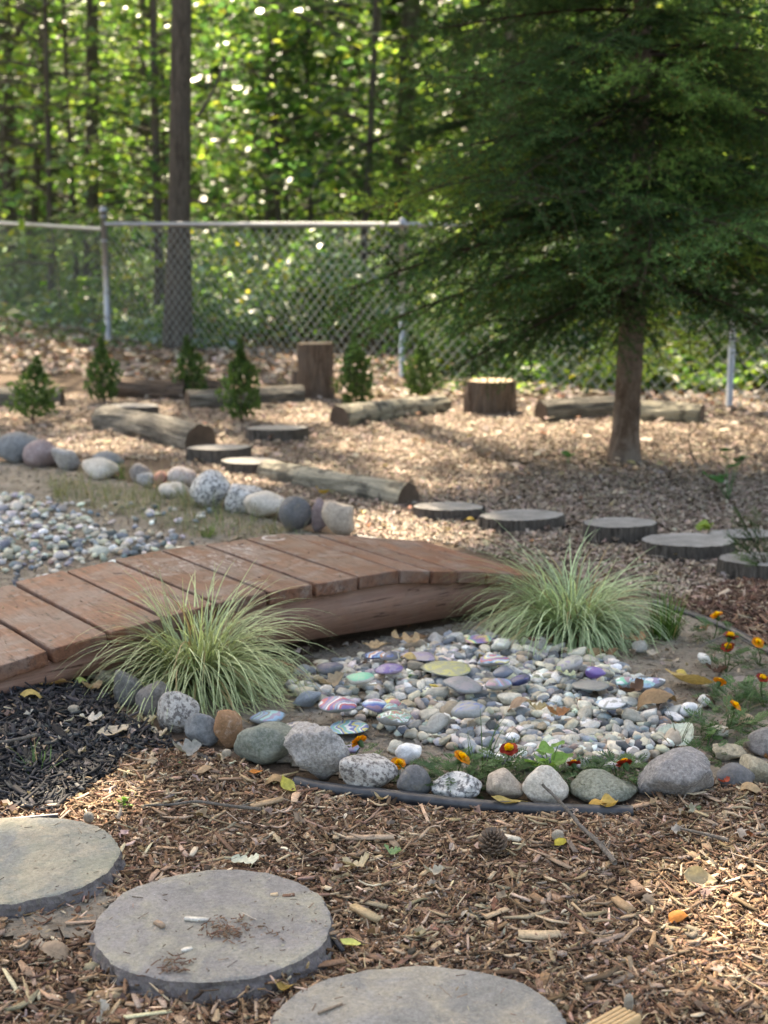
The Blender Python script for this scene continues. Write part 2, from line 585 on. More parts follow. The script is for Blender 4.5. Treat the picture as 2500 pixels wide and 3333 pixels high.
def place_rock(name, box, mat, label, cat, seed, depth=.9, sink=.24, zbase=0.0, sub=4, group=None, yaw=0.0, tilt=0.0, smooth=True, **kw):
    u0, v0, u1, v1 = box
    uc, vc = (u0 + u1) / 2, (v0 + v1) / 2
    p = gp(uc, vc, zbase + .03)
    for _ in range(4):
        k = ppm(p)
        a = (u1 - u0) / 2 / k
        bb = a * depth
        r = p - CAMP
        th = math.asin(-r[2] / np.linalg.norm(r))
        hh = (v1 - v0) / 2 / k
        cc = math.sqrt(max(hh * hh - (bb * math.sin(th)) ** 2, (hh * .35) ** 2)) / math.cos(th)
        z = zbase + cc * (1 - sink)
        p = gp(uc, vc, z)
    V, Fc = rock_shape(seed, sub, **kw)
    V = V * np.array([a, bb, cc])
    if tilt:
        c, s = math.cos(tilt), math.sin(tilt)
        V = V @ np.array([[c, 0, -s], [0, 1, 0], [s, 0, c]])
    o = link(name, build(name, V, Fc, smooth), mat, loc=p + np.array([0, 0, max(0.0, float(gz(p[0], p[1])))]))
    return tag(o, label, cat, group)


RM = {
    'darkgrey': rock_mat('rock_dark_grey', (.13, .125, .12), (.20, .195, .185), (.26, .25, .23), 14, .3, (.05, .05, .05), .4),
    'greybrown': rock_mat('rock_grey_brown', (.20, .185, .175), (.27, .245, .23), (.14, .13, .125), 18, .3, (.08, .07, .07), .6),
    'speckle': rock_mat('rock_pale_granite', (.42, .40, .375), (.52, .49, .46), (.33, .30, .28), 26, .75, (.13, .115, .11), .6, speck_scale=85),
    'bluegrey': rock_mat('rock_blue_grey', (.155, .165, .172), (.225, .235, .243), (.115, .122, .128), 12, .2, (.06, .06, .07), .3),
    'orange': rock_mat('rock_orange_brown', (.34, .19, .10), (.27, .15, .085), (.46, .33, .25), 16, .25, (.15, .08, .05), .3),
    'green': rock_mat('rock_green_grey', (.135, .155, .13), (.19, .205, .175), (.10, .12, .085), 9, .3, (.30, .31, .27), .4),
    'lightgrey': rock_mat('rock_light_grey', (.36, .345, .335), (.48, .465, .45), (.25, .235, .225), 16, .4, (.16, .15, .145), 1.0),
    'slate': rock_mat('rock_slate', (.11, .11, .115), (.165, .165, .17), (.20, .185, .16), 10, .15, (.06, .06, .06), .4),
    'white': rock_mat('rock_white_speckled', (.52, .515, .50), (.62, .61, .60), (.36, .36, .36), 22, .8, (.14, .14, .145), .5, speck_scale=70),
    'tan': rock_mat('rock_tan', (.40, .335, .27), (.47, .40, .33), (.30, .25, .21), 9, .3, (.16, .13, .11), .4),
    'cream': rock_mat('rock_cream', (.52, .475, .41), (.60, .56, .50), (.42, .37, .31), 12, .3, (.25, .21, .18), .5),
    'mossy': rock_mat('rock_olive_grey', (.20, .215, .175), (.275, .285, .235), (.145, .155, .12), 20, .5, (.10, .11, .08), .6),
    'purple': rock_mat('rock_purple_grey', (.19, .178, .175), (.27, .256, .25), (.13, .121, .12), 7, .4, (.40, .38, .37), .8),
    'beige': rock_mat('rock_beige', (.33, .29, .21), (.42, .37, .27), (.24, .21, .15), 14, .3, (.14, .12, .09), .8),
    'red': rock_mat('rock_red', (.36, .17, .13), (.45, .25, .2), None, 12, .3, (.2, .09, .07), .4),
    'pinkish': rock_mat('rock_pinkish', (.44, .37, .34), (.52, .47, .44), (.33, .25, .24), 12, .3, (.2, .15, .15), .4),
    'mauve': rock_mat('rock_mauve', (.30, .235, .24), (.22, .165, .16), (.38, .33, .33), 9, .3, (.12, .09, .09), .4),
}
ROUND = dict(K=26, p=9, spread=.10, rough=.05)
BLOCK = dict(K=12, p=14, spread=.18, rough=.05)
SHARP = dict(K=10, p=26, spread=.22, rough=.10, rough2=.05, freq2=3.5)
g1 = 'stones edging the pebble bed'
R = place_rock
R('border_stone', (268, 2172, 402, 2248), RM['beige'], 'flat beige rough stone half hidden under the drooping grass clump', 'stone', 11, .8, group=g1, **SHARP)
R('border_stone', (360, 2198, 476, 2318), RM['darkgrey'], 'dark grey egg stone, first of the row beside black mulch', 'stone', 12, .85, group=g1, egg=-.08, tilt=.35, **ROUND)
R('border_stone', (441, 2220, 550, 2348), RM['greybrown'], 'rough grey brown stone between dark egg stone and pale granite stone', 'stone', 13, .9, group=g1, tilt=.3, **ROUND)
R('border_stone', (505, 2244, 647, 2392), RM['speckle'], 'large pale speckled granite stone leaning in front of the grass clump', 'stone', 14, .8, group=g1, tilt=-.25, **ROUND)
R('border_stone', (600, 2318, 722, 2424), RM['bluegrey'], 'smooth blue grey stone left of the standing orange brown stone', 'stone', 15, .8, group=g1, tilt=.3, **ROUND)
R('border_stone', (698, 2303, 789, 2436), RM['orange'], 'upright orange brown egg stone with pale patch', 'stone', 16, .9, group=g1, egg=.05, **ROUND)
R('border_stone', (760, 2346, 974, 2482), RM['green'], 'big dark green grey boulder in the front row', 'stone', 17, .8, group=g1, K=18, p=9, spread=.14, rough=.06)
R('border_stone', (923, 2352, 1140, 2545), RM['lightgrey'], 'angular jagged light grey rock in the front row', 'stone', 23, .8, group=g1, **SHARP)
R('border_stone', (1105, 2448, 1296, 2572), RM['speckle'], 'oval white speckled stone resting on the black edging pipe', 'stone', 19, .8, group=g1, **ROUND)
R('border_stone', (1291, 2484, 1409, 2590), RM['slate'], 'small round charcoal slate stone on the edging pipe', 'stone', 20, .9, group=g1, **ROUND)
R('border_stone', (1398, 2508, 1570, 2606), RM['white'], 'white stone with grey speckles between charcoal and tan stones', 'stone', 21, .8, group=g1, **BLOCK)
R('border_stone', (1582, 2499, 1708, 2606), RM['tan'], 'rounded square tan stone in the front row', 'stone', 22, .85, group=g1, K=14, p=12, spread=.1, rough=.03)
R('border_stone', (1698, 2486, 1856, 2622), RM['cream'], 'pale cream stone narrowing to the top behind the grey stick', 'stone', 29, .8, group=g1, egg=.22, **ROUND)
R('border_stone', (1857, 2508, 2078, 2610), RM['mossy'], 'low olive grey stone mound beside the large purple grey boulder', 'stone', 24, .8, group=g1, egg=.2, **ROUND)
R('border_stone', (2074, 2440, 2330, 2612), RM['purple'], 'largest purple grey boulder with broken lower corner', 'stone', 35, .75, group=g1, K=14, p=13, spread=.14, rough=.06, rough2=.025, freq2=3)
R('border_stone', (2328, 2485, 2455, 2570), RM['slate'], 'dark rounded stone right of the largest boulder', 'stone', 26, .8, group=g1, **ROUND)
R('border_stone', (2404, 2460, 2545, 2550), RM['beige'], 'tan stone cut by the right picture edge behind dark stone', 'stone', 27, .8, group=g1, **BLOCK)
R('border_stone', (2432, 2362, 2590, 2470), RM['greybrown'], 'smooth grey brown stone at right edge above the tan one', 'stone', 28, .8, group=g1, **ROUND)
R('border_stone', (2315, 2420, 2430, 2490), RM['beige'], 'low flat sandy stone sunk in soil behind the boulder', 'stone', 30, .9, group=g1, **SHARP)

g2 = 'stones edging the stream bed behind the bridge'
BR = [((-12, 1403, 138, 1502), 'bluegrey', 'big blue slate stone at the left end of the back row'),
      ((76, 1428, 192, 1520), 'mauve', 'mauve brown stone leaning on the blue slate stone'),
      ((168, 1456, 260, 1532), 'lightgrey', 'pale grey stone right of the mauve brown stone'),
      ((290, 1468, 405, 1535), 'bluegrey', 'dark blue grey stone behind a cream stone, back row'),
      ((266, 1490, 386, 1562), 'cream', 'cream stone in front of the dark blue grey one'),
      ((418, 1504, 498, 1574), 'greybrown', 'small grey stone left of the red stone'),
      ((445, 1536, 507, 1590), 'lightgrey', 'little pale stone touching the red stone'),
      ((498, 1532, 545, 1590), 'red', 'small brick red stone in the back row'),
      ((520, 1568, 622, 1620), 'cream', 'low pale stone under the pinkish white stone'),
      ((542, 1515, 638, 1590), 'pinkish', 'pinkish white stone left of the big white stone'),
      ((617, 1528, 757, 1662), 'white', 'big white stone with dark grey foot, back row'),
      ((732, 1574, 856, 1674), 'white', 'blue white stone right of the big white stone'),
      ((792, 1596, 934, 1690), 'cream', 'long cream stone in front of the blue white stone'),
      ((907, 1612, 1019, 1732), 'slate', 'dark grey round stone right of the cream stone'),
      ((1010, 1618, 1064, 1735), 'mauve', 'narrow brown upright stone beside the tan wedge'),
      ((1046, 1626, 1156, 1756), 'tan', 'tan wedge shaped rock at the bridge corner')]
for i, (bx, mk, lb) in enumerate(BR):
    kw = SHARP if 'wedge' in lb or 'upright' in lb else (BLOCK if i % 3 == 2 else ROUND)
    R('back_stone', bx, RM[mk], lb, 'stone', 60 + i, .95, sink=.12, sub=3, group=g2, **kw)

# ------------------------------------------------------------------ painted stones in the pebble bed
def paint_mat(name, base, cols, scale=7.0, cover=.55, kind='wave', dist=6.0, seed=0.0):
    m, nt, b = new_mat(name, .45, .5)
    p = coords(nt, 'Object')
    n4 = noise_(nt, p, 120, 5, .7)
    stone = mixc(nt, 1.0, base, ramp(nt, n4, [(.25, .75), (.75, 1.25)]), 'MULTIPLY')
    pm = nd(nt, 'Mapping', {'Vector': p, 'Location': (seed, seed * .7, 0)}).outputs[0]
    if kind == 'wave':
        t = nd(nt, 'TexWave', {'Vector': pm, 'Scale': scale, 'Distortion': dist, 'Detail': 2.0, 'Detail Scale': 1.4}, wave_profile='SAW').outputs[1]
    elif kind == 'ring':
        t = nd(nt, 'TexWave', {'Vector': p, 'Scale': scale, 'Distortion': dist, 'Detail': 2.0, 'Detail Scale': 1.5}, wave_type='RINGS', rings_direction='Z', wave_profile='SAW').outputs[1]
    elif kind == 'cells':
        v = nd(nt, 'TexVoronoi', {'Vector': pm, 'Scale': scale * 6})
        t = nd(nt, 'SeparateColor', {0: v.outputs['Color']}).outputs[0]
    else:
        t = noise_(nt, pm, scale * 3, 3, .5, 2.0)
        t = nd(nt, 'MapRange', {0: t, 1: .3, 2: .7}).outputs[0]
    cols = [tuple(.84 * q + .16 * g_ * .8 for q, g_ in zip(c_, (.3, .3, .29))) for c_ in cols]
    k = len(cols)
    pc = ramp(nt, t, [(i / k, c) for i, c in enumerate(cols)], 'CONSTANT')
    up = nd(nt, 'SeparateXYZ', {0: geo(nt, 'Normal')}).outputs[2]
    n5 = noise_(nt, pm, 28, 4, .6)
    msk = math_(nt, 'ADD', up, math_(nt, 'MULTIPLY', math_(nt, 'SUBTRACT', n5, .5), 1.3))
    msk = ramp(nt, msk, [(1.12 - cover - .04, 0.0), (1.12 - cover + .04, 1.0)])
    wear = ramp(nt, noise_(nt, p, 210, 3, .7), [(.34, .15), (.46, .95)])
    msk = math_(nt, 'MULTIPLY', msk, wear)
    nt.links.new(mixc(nt, msk, stone, pc), b.inputs['Base Color'])
    bump(nt, b, n4, .25, .003)
    return m


GREY, DGREY, CREAM = (.21, .21, .20), (.10, .105, .115), (.40, .38, .34)
PINK, LILAC, PURP, SKY, BLUE, NAVY = (.40, .22, .27), (.26, .22, .36), (.15, .09, .32), (.20, .38, .56), (.06, .12, .38), (.025, .035, .10)
MINT, GRN, YEL, WHT, RED, ORG, AQUA = (.14, .52, .33), (.16, .40, .20), (.62, .58, .15), (.72, .72, .74), (.5, .09, .12), (.6, .24, .08), (.25, .55, .55)
PS = [
    ((1037, 2266, 1162, 2322), GREY, [PURP, PINK, SKY, LILAC, WHT, RED], 'wave', 7, .8, 'oval stone painted in purple, pink and white bands, by the grass clump'),
    ((1178, 2272, 1262, 2316), LILAC, [PINK, WHT, SKY, BLUE], 'ring', 9, .85, 'stone painted with pink and sky blue rings'),
    ((1246, 2272, 1306, 2304), RED, [RED, YEL, PINK, GRN], 'wave', 12, .8, 'small red and yellow painted stone touching the ringed stone'),
    ((1244, 2288, 1306, 2328), GREY, [GREY, AQUA, GREY], 'noise', 8, .4, 'grey stone with faint teal marks above the green scribbled stone'),
    ((1225, 2308, 1341, 2364), GREY, [MINT, GREY, WHT, MINT, RED, GRN], 'noise', 10, .75, 'flat stone with mint green scribbles near the marigolds'),
    ((1069, 2344, 1202, 2388), GREY, [BLUE, YEL, SKY, MINT, WHT], 'wave', 8, .75, 'flat stone painted blue with yellow flash on bare soil'),
    ((1126, 2188, 1220, 2236), CREAM, [MINT, MINT], 'noise', 5, .42, 'pale stone with solid mint green top'),
    ((1027, 2152, 1121, 2200), DGREY, [NAVY, DGREY], 'noise', 5, .35, 'dark navy egg stone at the left of the pebbles'),
    ((1219, 2155, 1313, 2197), (.2, .15, .22), [PURP, LILAC, PURP], 'noise', 5, .6, 'violet painted stone behind the mint green one'),
    ((1189, 2116, 1262, 2146), NAVY, [BLUE, SKY, ORG, WHT], 'wave', 12, .8, 'small blue and orange painted stone below the bridge'),
    ((1226, 2120, 1297, 2150), DGREY, [NAVY, DGREY, BLUE], 'noise', 8, .4, 'charcoal stone with blue marks below the bridge'),
    ((1303, 2119, 1417, 2150), (.30, .26, .29), [LILAC, (.34, .3, .33)], 'noise', 6, .4, 'long pale mauve stone behind the curled tan leaf'),
    ((1366, 2158, 1535, 2194), (.27, .28, .21), [(.46, .45, .14), (.30, .31, .2)], 'noise', 9, .3, 'longest flat stone with a yellow painted top'),
    ((1440, 2204, 1576, 2256), (.20, .205, .21), [(.22, .22, .24), (.28, .25, .27)], 'noise', 5, .3, 'bare flat slate grey stone in mid pebbles'),
    ((1465, 2281, 1581, 2338), (.26, .265, .26), [BLUE, (.26, .265, .26), (.2, .24, .36)], 'noise', 6, .33, 'round grey stone dabbed with blue paint'),
    ((1510, 2066, 1607, 2093), PINK, [PINK, YEL, MINT, BLUE, PURP], 'wave', 9, .85, 'rainbow striped stone half under the back grass clump'),
    ((1553, 2126, 1660, 2170), GREY, [RED, SKY, WHT, YEL, LILAC, PURP], 'ring', 10, .7, 'grey stone painted with a rainbow arch'),
    ((1602, 2169, 1673, 2208), (.12, .14, .18), [(.13, .16, .22), (.1, .12, .17)], 'noise', 5, .3, 'plain dark blue grey oval stone under the rainbow arch'),
    ((1577, 2204, 1667, 2248), GREY, [LILAC, SKY, PINK, GREY], 'wave', 7, .55, 'grey oval stone with pink and light blue wash'),
    ((1657, 2196, 1730, 2232), NAVY, [NAVY, (.07, .06, .2)], 'noise', 5, .5, 'thin navy stone tilted against the pink washed stone'),
    ((1811, 2134, 1901, 2194), (.32, .31, .31), [LILAC, (.36, .36, .3), GREY], 'noise', 9, .5, 'tilted grey stone with lilac brush strokes by grass'),
    ((1906, 2169, 1972, 2210), PURP, [PURP, PURP, SKY, PURP], 'cells', 6, .9, 'purple stone with pale blue marks'),
    ((1860, 2212, 1983, 2248), (.19, .195, .18), [(.2, .2, .19), (.24, .24, .22)], 'noise', 4, .2, 'long dark olive grey unpainted flat stone'),
    ((1938, 2270, 2038, 2312), (.3, .31, .29), [SKY, WHT, (.3, .31, .29), BLUE], 'noise', 2.5, .6, 'stone painted half sky blue and half white'),
    ((2048, 2203, 2167, 2258), (.13, .135, .14), [SKY, AQUA, DGREY, WHT, LILAC, DGREY], 'cells', 9, .5, 'dark stone with blue and white mosaic flower painting'),
    ((2004, 2202, 2060, 2230), AQUA, [MINT, PINK, WHT], 'wave', 10, .7, 'small pale green and pink painted stone by the mosaic one'),
    ((812, 2311, 930, 2358), (.24, .27, .27), [SKY, GREY, AQUA, LILAC], 'wave', 9, .6, 'blue green streaked painted stone behind the green boulder'),
    ((888, 2350, 998, 2412), (.36, .33, .31), [PINK, (.36, .33, .31), NAVY], 'noise', 4, .3, 'pinkish grey stone tucked behind the green boulder'),
    ((1118, 2422, 1170, 2455), LILAC, [LILAC, SKY], 'noise', 6, .6, 'tiny lavender stone beside the leftmost marigold'),
]
PFOOT = []
for i, (bx, base, cols, kd, sc, cv, lb) in enumerate(PS):
    m = paint_mat('painted_stone', base, cols, sc, cv, kd, 14.0 if kd == 'wave' else 7.0, i * 1.37)
    tl = {20: -.3, 13: .22, 12: .05, 19: -.25}.get(i, RNG.normal(0, .05))
    inbed = not (26 <= i <= 28 or i in (5,))
    ob = R('painted_stone', bx, m, lb, 'painted stone', 200 + i, .95, sink=.1, zbase=.032 if inbed else .004, sub=3, group='painted stones in the pebble bed', tilt=tl, **ROUND)
    PFOOT.append((ob.location.x, ob.location.y, (bx[2] - bx[0]) / 2 / ppm(ob.location)))

# ------------------------------------------------------------------ pebbles
m_peb, nt, b = new_mat('pebble', .75, .3)
oc = nt.nodes.new('ShaderNodeObjectInfo').outputs['Color']
p = coords(nt, 'Object')
n1 = noise_(nt, p, 1.6, 6, .65, .8); n2 = noise_(nt, p, 9, 5, .7)
c = mixc(nt, 1.0, oc, ramp(nt, n1, [(.3, .7), (.7, 1.2)]), 'MULTIPLY')
c = mixc(nt, 1.0, c, ramp(nt, n2, [(.3, .8), (.7, 1.18)]), 'MULTIPLY')
nt.links.new(c, b.inputs['Base Color'])
bump(nt, b, n2, .25, .02)
m_pebs = attr_mat('pebble_fill', .8, 70, .25, .25)

PV = []
for i in range(10):
    V, Fc = rock_shape(400 + i, 3, K=11 + i % 4 * 3, p=8 + (i % 3) * 4, spread=.22, rough=.10)
    me = build('pebble', V, Fc, True); me.materials.append(m_peb)
    PV.append((me, V, Fc))
PEBP = wpoly([(980, 2160), (1150, 2120), (1330, 2080), (1560, 2035), (1640, 2100), (1790, 2120), (1990, 2165), (2120, 2235), (2180, 2300), (2185, 2440),
              (2090, 2505), (1860, 2515), (1660, 2500), (1520, 2440), (1400, 2420), (1350, 2400), (1230, 2370), (1170, 2335), (1010, 2290), (930, 2240)])
PCOL = [('pale cream', (.53, .495, .40)), ('light grey', (.37, .362, .335)), ('blue grey', (.22, .245, .265)), ('dark grey', (.11, .12, .125)), ('tan', (.33, .28, .21)), ('white', (.66, .655, .62))]
PWT = np.array([.26, .26, .16, .08, .11, .13])
cand = sample_poly(PEBP, 14000)
acc = np.zeros((0, 3))
for q in cand:
    r = float(np.clip(RNG.lognormal(math.log(.0160), .28), .0095, .030))
    if any(((q[0] - a_) / b_) ** 2 + ((q[1] - c_) / b_) ** 2 < .8 for a_, c_, b_ in PFOOT): continue
    if len(acc) and np.any(np.hypot(acc[:, 0] - q[0], acc[:, 1] - q[1]) < .84 * (acc[:, 2] + r)): continue
    acc = np.vstack([acc, [q[0], q[1], r]])
    if len(acc) >= 640: break
lone = [(2340, 2405, 30), (2245, 2335, 34), (2290, 2300, 30), (2255, 2330, 30), (2190, 2335, 30), (2195, 2350, 28), (2290, 2165, 22), (1860, 2430, 34), (2180, 2428, 36),
        (1000, 2300, 36), (1060, 2300, 24), (1330, 2470, 44), (1290, 2440, 28), (1420, 2380, 40), (2100, 2230, 26), (2080, 2130, 26), (1290, 2520, 22)]
for u, v, hp in lone:
    q = gp(u, v); acc = np.vstack([acc, [q[0], q[1], hp / ppm(q)]])
n_ind = 0
fillP = []
order = np.argsort(-acc[:, 2])
for k, idx in enumerate(order):
    x, y, r = acc[idx]
    if n_ind >= 330:
        fillP.append((x, y, r)); continue
    me = PV[RNG.integers(0, len(PV))][0]
    ci = RNG.choice(len(PCOL), p=PWT)
    nm, cc = PCOL[ci]
    o = link('pebble', me)
    fl = RNG.uniform(.5, .8); el = RNG.uniform(1.0, 1.4)
    o.scale = (r * el, r / el * 1.05, r * fl)
    o.location = (x, y, float(gz(x, y)) + .006 + r * fl * .75 + RNG.uniform(0, .009))
    o.rotation_euler = (RNG.normal(0, .25), RNG.normal(0, .25), RNG.uniform(0, 6.28))
    kf = math.exp(RNG.normal(0, .2))
    o.color = (min(.8, cc[0] * kf), min(.8, cc[1] * kf), min(.8, cc[2] * kf * RNG.uniform(.93, 1.05)), 1)
    tag(o, f'small rounded {nm} pebble lying in the dry pebble bed', 'pebble', f'{nm} pebbles in the dry bed')
    n_ind += 1
S = Soup()
V1, F1 = rock_shape(450, 1, K=18, p=9, spread=.14, rough=.05); V2, F2 = rock_shape(451, 2, K=18, p=9, spread=.14, rough=.05)


def pebble_fill(S, pts, rad, zr, bv, bf):
    n = len(pts)
    fl = RNG.uniform(.5, .85, n); el = RNG.uniform(.9, 1.35, n)
    sc = np.column_stack([rad * el, rad / el, rad * fl])
    pos = np.column_stack([pts, gz(pts[:, 0], pts[:, 1]) + .006 + rad * fl * .5 + RNG.uniform(*zr, n)])
    S.scatter(bv, bf, pos, rots(RNG.uniform(0, 6.28, n), RNG.normal(0, .3, n), RNG.normal(0, .3, n)), sc,
              pick([c for _, c in PCOL], PWT, n, .16))


pebble_fill(S, sample_poly(PEBP, 1500), RNG.uniform(.008, .019, 1500), (0, .006), V1, F1)
if fillP:
    fp = np.array(fillP); pebble_fill(S, fp[:, :2], fp[:, 2], (0, .01), V2, F2)
tag(link('pebble_fill', S.mesh('pebble_fill', True), m_pebs), 'small pebbles filling the gaps of the dry pond bed', 'pebbles', kind='stuff')
PWT = np.array([.24, .28, .20, .06, .10, .12])
GRAVP = wpoly([(-300, 1600), (60, 1610), (200, 1660), (330, 1720), (560, 1772), (400, 1808), (300, 1830), (120, 1850), (-300, 1880)])
S = Soup()
pebble_fill(S, sample_poly(GRAVP, 760), np.clip(RNG.lognormal(math.log(.0125), .38, 760), .007, .034), (0, .008), V2, F2)
q = sample_poly(wpoly([(-300, 1560), (700, 1680), (640, 1790), (100, 1930), (-300, 1990)]), 260)
pebble_fill(S, q, RNG.uniform(.01, .022, 260), (0, .004), V1, F1)
tag(link('stream_gravel', S.mesh('stream_gravel', True), m_pebs), 'white and grey pebbles in the stream bed behind the bridge', 'pebbles', kind='stuff')

# ------------------------------------------------------------------ footbridge
BO = gp(1291, 2036); BANG = math.radians(37)
bridge = empty('footbridge', BO, BANG)
tag(bridge, 'low arched red brown plank footbridge crossing the pebble bed', 'footbridge')
PROF = np.array([(-2.3, .02), (-1.9, .06), (-1.6, .09), (-1.262, .125), (-1.126, .142), (-.8, .172), (-.473, .189), (-.31, .186), (0, .178), (.12, .157), (.24, .137), (.4, .107), (.68, .05)])
bz = lambda s: float(np.interp(s, PROF[:, 0], PROF[:, 1]))


def wood_mat(name, a, b_, c_, chalk=False, rough=.6, gs=(1, .10, 1), blot=1.0):
    m, nt, b = new_mat(name, rough, .35)
    tc = nt.nodes.new('ShaderNodeTexCoord'); tc.object = bridge
    p = tc.outputs['Object']
    rnd = nt.nodes.new('ShaderNodeObjectInfo').outputs['Random']
    po = nd(nt, 'VectorMath', {0: p, 1: nd(nt, 'CombineXYZ', {0: math_(nt, 'MULTIPLY', rnd, 9.0), 1: math_(nt, 'MULTIPLY', rnd, 5.0)}).outputs[0]}).outputs[0]
    st = nd(nt, 'Mapping', {'Vector': po, 'Scale': gs}).outputs[0]
    g1_ = noise_(nt, st, 55, 8, .65, .8 * blot)
    g2_ = noise_(nt, po, 6, 5, .6, .5)
    g3_ = noise_(nt, st, 240, 4, .7)
    c = mixc(nt, ramp(nt, g1_, [(.35, 0.0), (.65, 1.0)]), a, b_)
    c = mixc(nt, ramp(nt, g2_, [(.42, 0.0), (.66, .85 * blot)]), c, c_)
    c = mixc(nt, 1.0, c, ramp(nt, rnd, [(0, .74), (1, 1.18)]), 'MULTIPLY')
    c = mixc(nt, 1.0, c, ramp(nt, g3_, [(.3, .75), (.7, 1.2)]), 'MULTIPLY')
    n5 = noise_(nt, po, 22, 4, .7, 1.5)
    c = mixc(nt, ramp(nt, n5, [(.57, 0.0), (.70, .6 * blot)]), c, (.06, .036, .028))
    n7 = noise_(nt, po, 13, 5, .65, .8)
    c = mixc(nt, ramp(nt, n7, [(.52, 0.0), (.68, .6 * blot)]), c, (.25, .21, .19))
    if chalk:
        def at(sx, sy, w, h, thr):
            q = nd(nt, 'Mapping', {'Vector': p, 'Location': (-sx / w, -sy / h, 0), 'Scale': (1 / w, 1 / h, 0)}).outputs[0]
            d = nd(nt, 'VectorMath', {0: q}, operation='LENGTH').outputs[1]
            return math_(nt, 'SUBTRACT', 1.0, d, True)
        cn = noise_(nt, nd(nt, 'Mapping', {'Vector': p, 'Scale': (1.5, .7, 1), 'Rotation': (0, 0, .5)}).outputs[0], 38, 4, .7, 1.2)
        blob = math_(nt, 'ADD', at(-.40, .40, .17, .2, 0), at(-.24, .50, .08, .1, 0), True)
        blob = math_(nt, 'ADD', blob, at(-.62, .44, .1, .14, 0), True)
        k = math_(nt, 'MULTIPLY', ramp(nt, cn, [(.52, 0.0), (.66, .5)]), ramp(nt, blob, [(.0, 0.0), (.5, 1.0)]))
        q = nd(nt, 'Mapping', {'Vector': p, 'Location': (.075, -.575, 0), 'Scale': (1, 1, 0)}).outputs[0]
        d = nd(nt, 'VectorMath', {0: q}, operation='LENGTH').outputs[1]
        ring = math_(nt, 'SUBTRACT', 1.0, math_(nt, 'MULTIPLY', math_(nt, 'ABSOLUTE', math_(nt, 'SUBTRACT', d, .036)), 150.0), True)
        ang = nd(nt, 'SeparateXYZ', {0: q})
        op = math_(nt, 'GREATER_THAN', math_(nt, 'ADD', math_(nt, 'ABSOLUTE', ang.outputs[1]), math_(nt, 'MULTIPLY', ang.outputs[0], -1.0)), .001)
        k = math_(nt, 'ADD', k, math_(nt, 'MULTIPLY', math_(nt, 'MULTIPLY', ring, op), .85), True)
        up = nd(nt, 'SeparateXYZ', {0: geo(nt, 'Normal')}).outputs[2]
        k = math_(nt, 'MULTIPLY', k, math_(nt, 'GREATER_THAN', up, .6))
        c = mixc(nt, k, c, (.62, .6, .6))
    nt.links.new(c, b.inputs['Base Color'])
    spl = ramp(nt, noise_(nt, nd(nt, 'Mapping', {'Vector': po, 'Scale': (gs[0] * .9, gs[1] * .55, 1)}).outputs[0], 48, 3, .5, .3), [(.485, 1.0), (.495, 0.0), (.505, 0.0), (.515, 1.0)])
    spl = math_(nt, 'MAXIMUM', spl, ramp(nt, n7, [(.46, 1.0), (.52, 0.0)]))
    c = mixc(nt, spl, mixc(nt, 1.0, c, (.35, .3, .28), 'MULTIPLY'), c)
    nt.links.new(c, b.inputs['Base Color'])
    bump(nt, b, math_(nt, 'ADD', math_(nt, 'ADD', g1_, math_(nt, 'MULTIPLY', g3_, .4)), math_(nt, 'MULTIPLY', spl, .6)), .5, .005)
    return m


m_plank = wood_mat('stained_plank', (.12, .046, .026), (.25, .112, .064), (.205, .148, .125), True)
m_fasc = wood_mat('stained_side_board', (.20, .10, .07), (.26, .142, .102), (.22, .16, .13), gs=(.03, 1, 1), blot=.3)
m_screw, nt, b = new_mat('dark_screw', .5, .5); b.inputs['Base Color'].default_value = (.02, .018, .016, 1)
seams = [-2.10, -1.942, -1.779, -1.616, -1.453, -1.289, -1.126, -.963, -.80, -.637, -.473, -.316, -.158, 0.0, .121, .231, .35, .47, .60]
TH = .040
bm = bmesh.new(); bmesh.ops.create_circle(bm, cap_ends=True, segments=8, radius=.0058)
screw_me = bpy.data.meshes.new('screw'); bm.to_mesh(screw_me); bm.free(); screw_me.materials.append(m_screw)
for i in range(len(seams) - 1):
    s0, s1 = seams[i] + .0055, seams[i + 1] - .0055
    w = s1 - s0; L = .635 + RNG.uniform(-.004, .004)
    sm = (s0 + s1) / 2
    slope = math.atan2(bz(s1) - bz(s0), w)
    bm = bmesh.new(); bmesh.ops.create_cube(bm, size=1)
    for v in bm.verts: v.co = Vector((v.co.x * w / math.cos(slope), v.co.y * L, v.co.z * TH))
    bmesh.ops.bevel(bm, geom=bm.edges[:], offset=.0045, segments=2, affect='EDGES', profile=.6)
    me = bpy.data.meshes.new('plank'); bm.to_mesh(me); bm.free()
    pl = link('plank', me, m_plank, bridge, (sm, L / 2 - .018 + RNG.uniform(-.003, .003), (bz(s0) + bz(s1)) / 2 - TH / 2 + RNG.uniform(-.002, .002)),
              (RNG.normal(0, .003), -slope + RNG.normal(0, .008), RNG.normal(0, .003)))
    for ex in (-.27, .27):
        for fx in (-.3, .3):
            link('screw', screw_me, None, pl, (fx * w + RNG.normal(0, .004), ex + RNG.normal(0, .006), TH / 2 + .0006))
ss = np.linspace(-2.1, .62, 40)
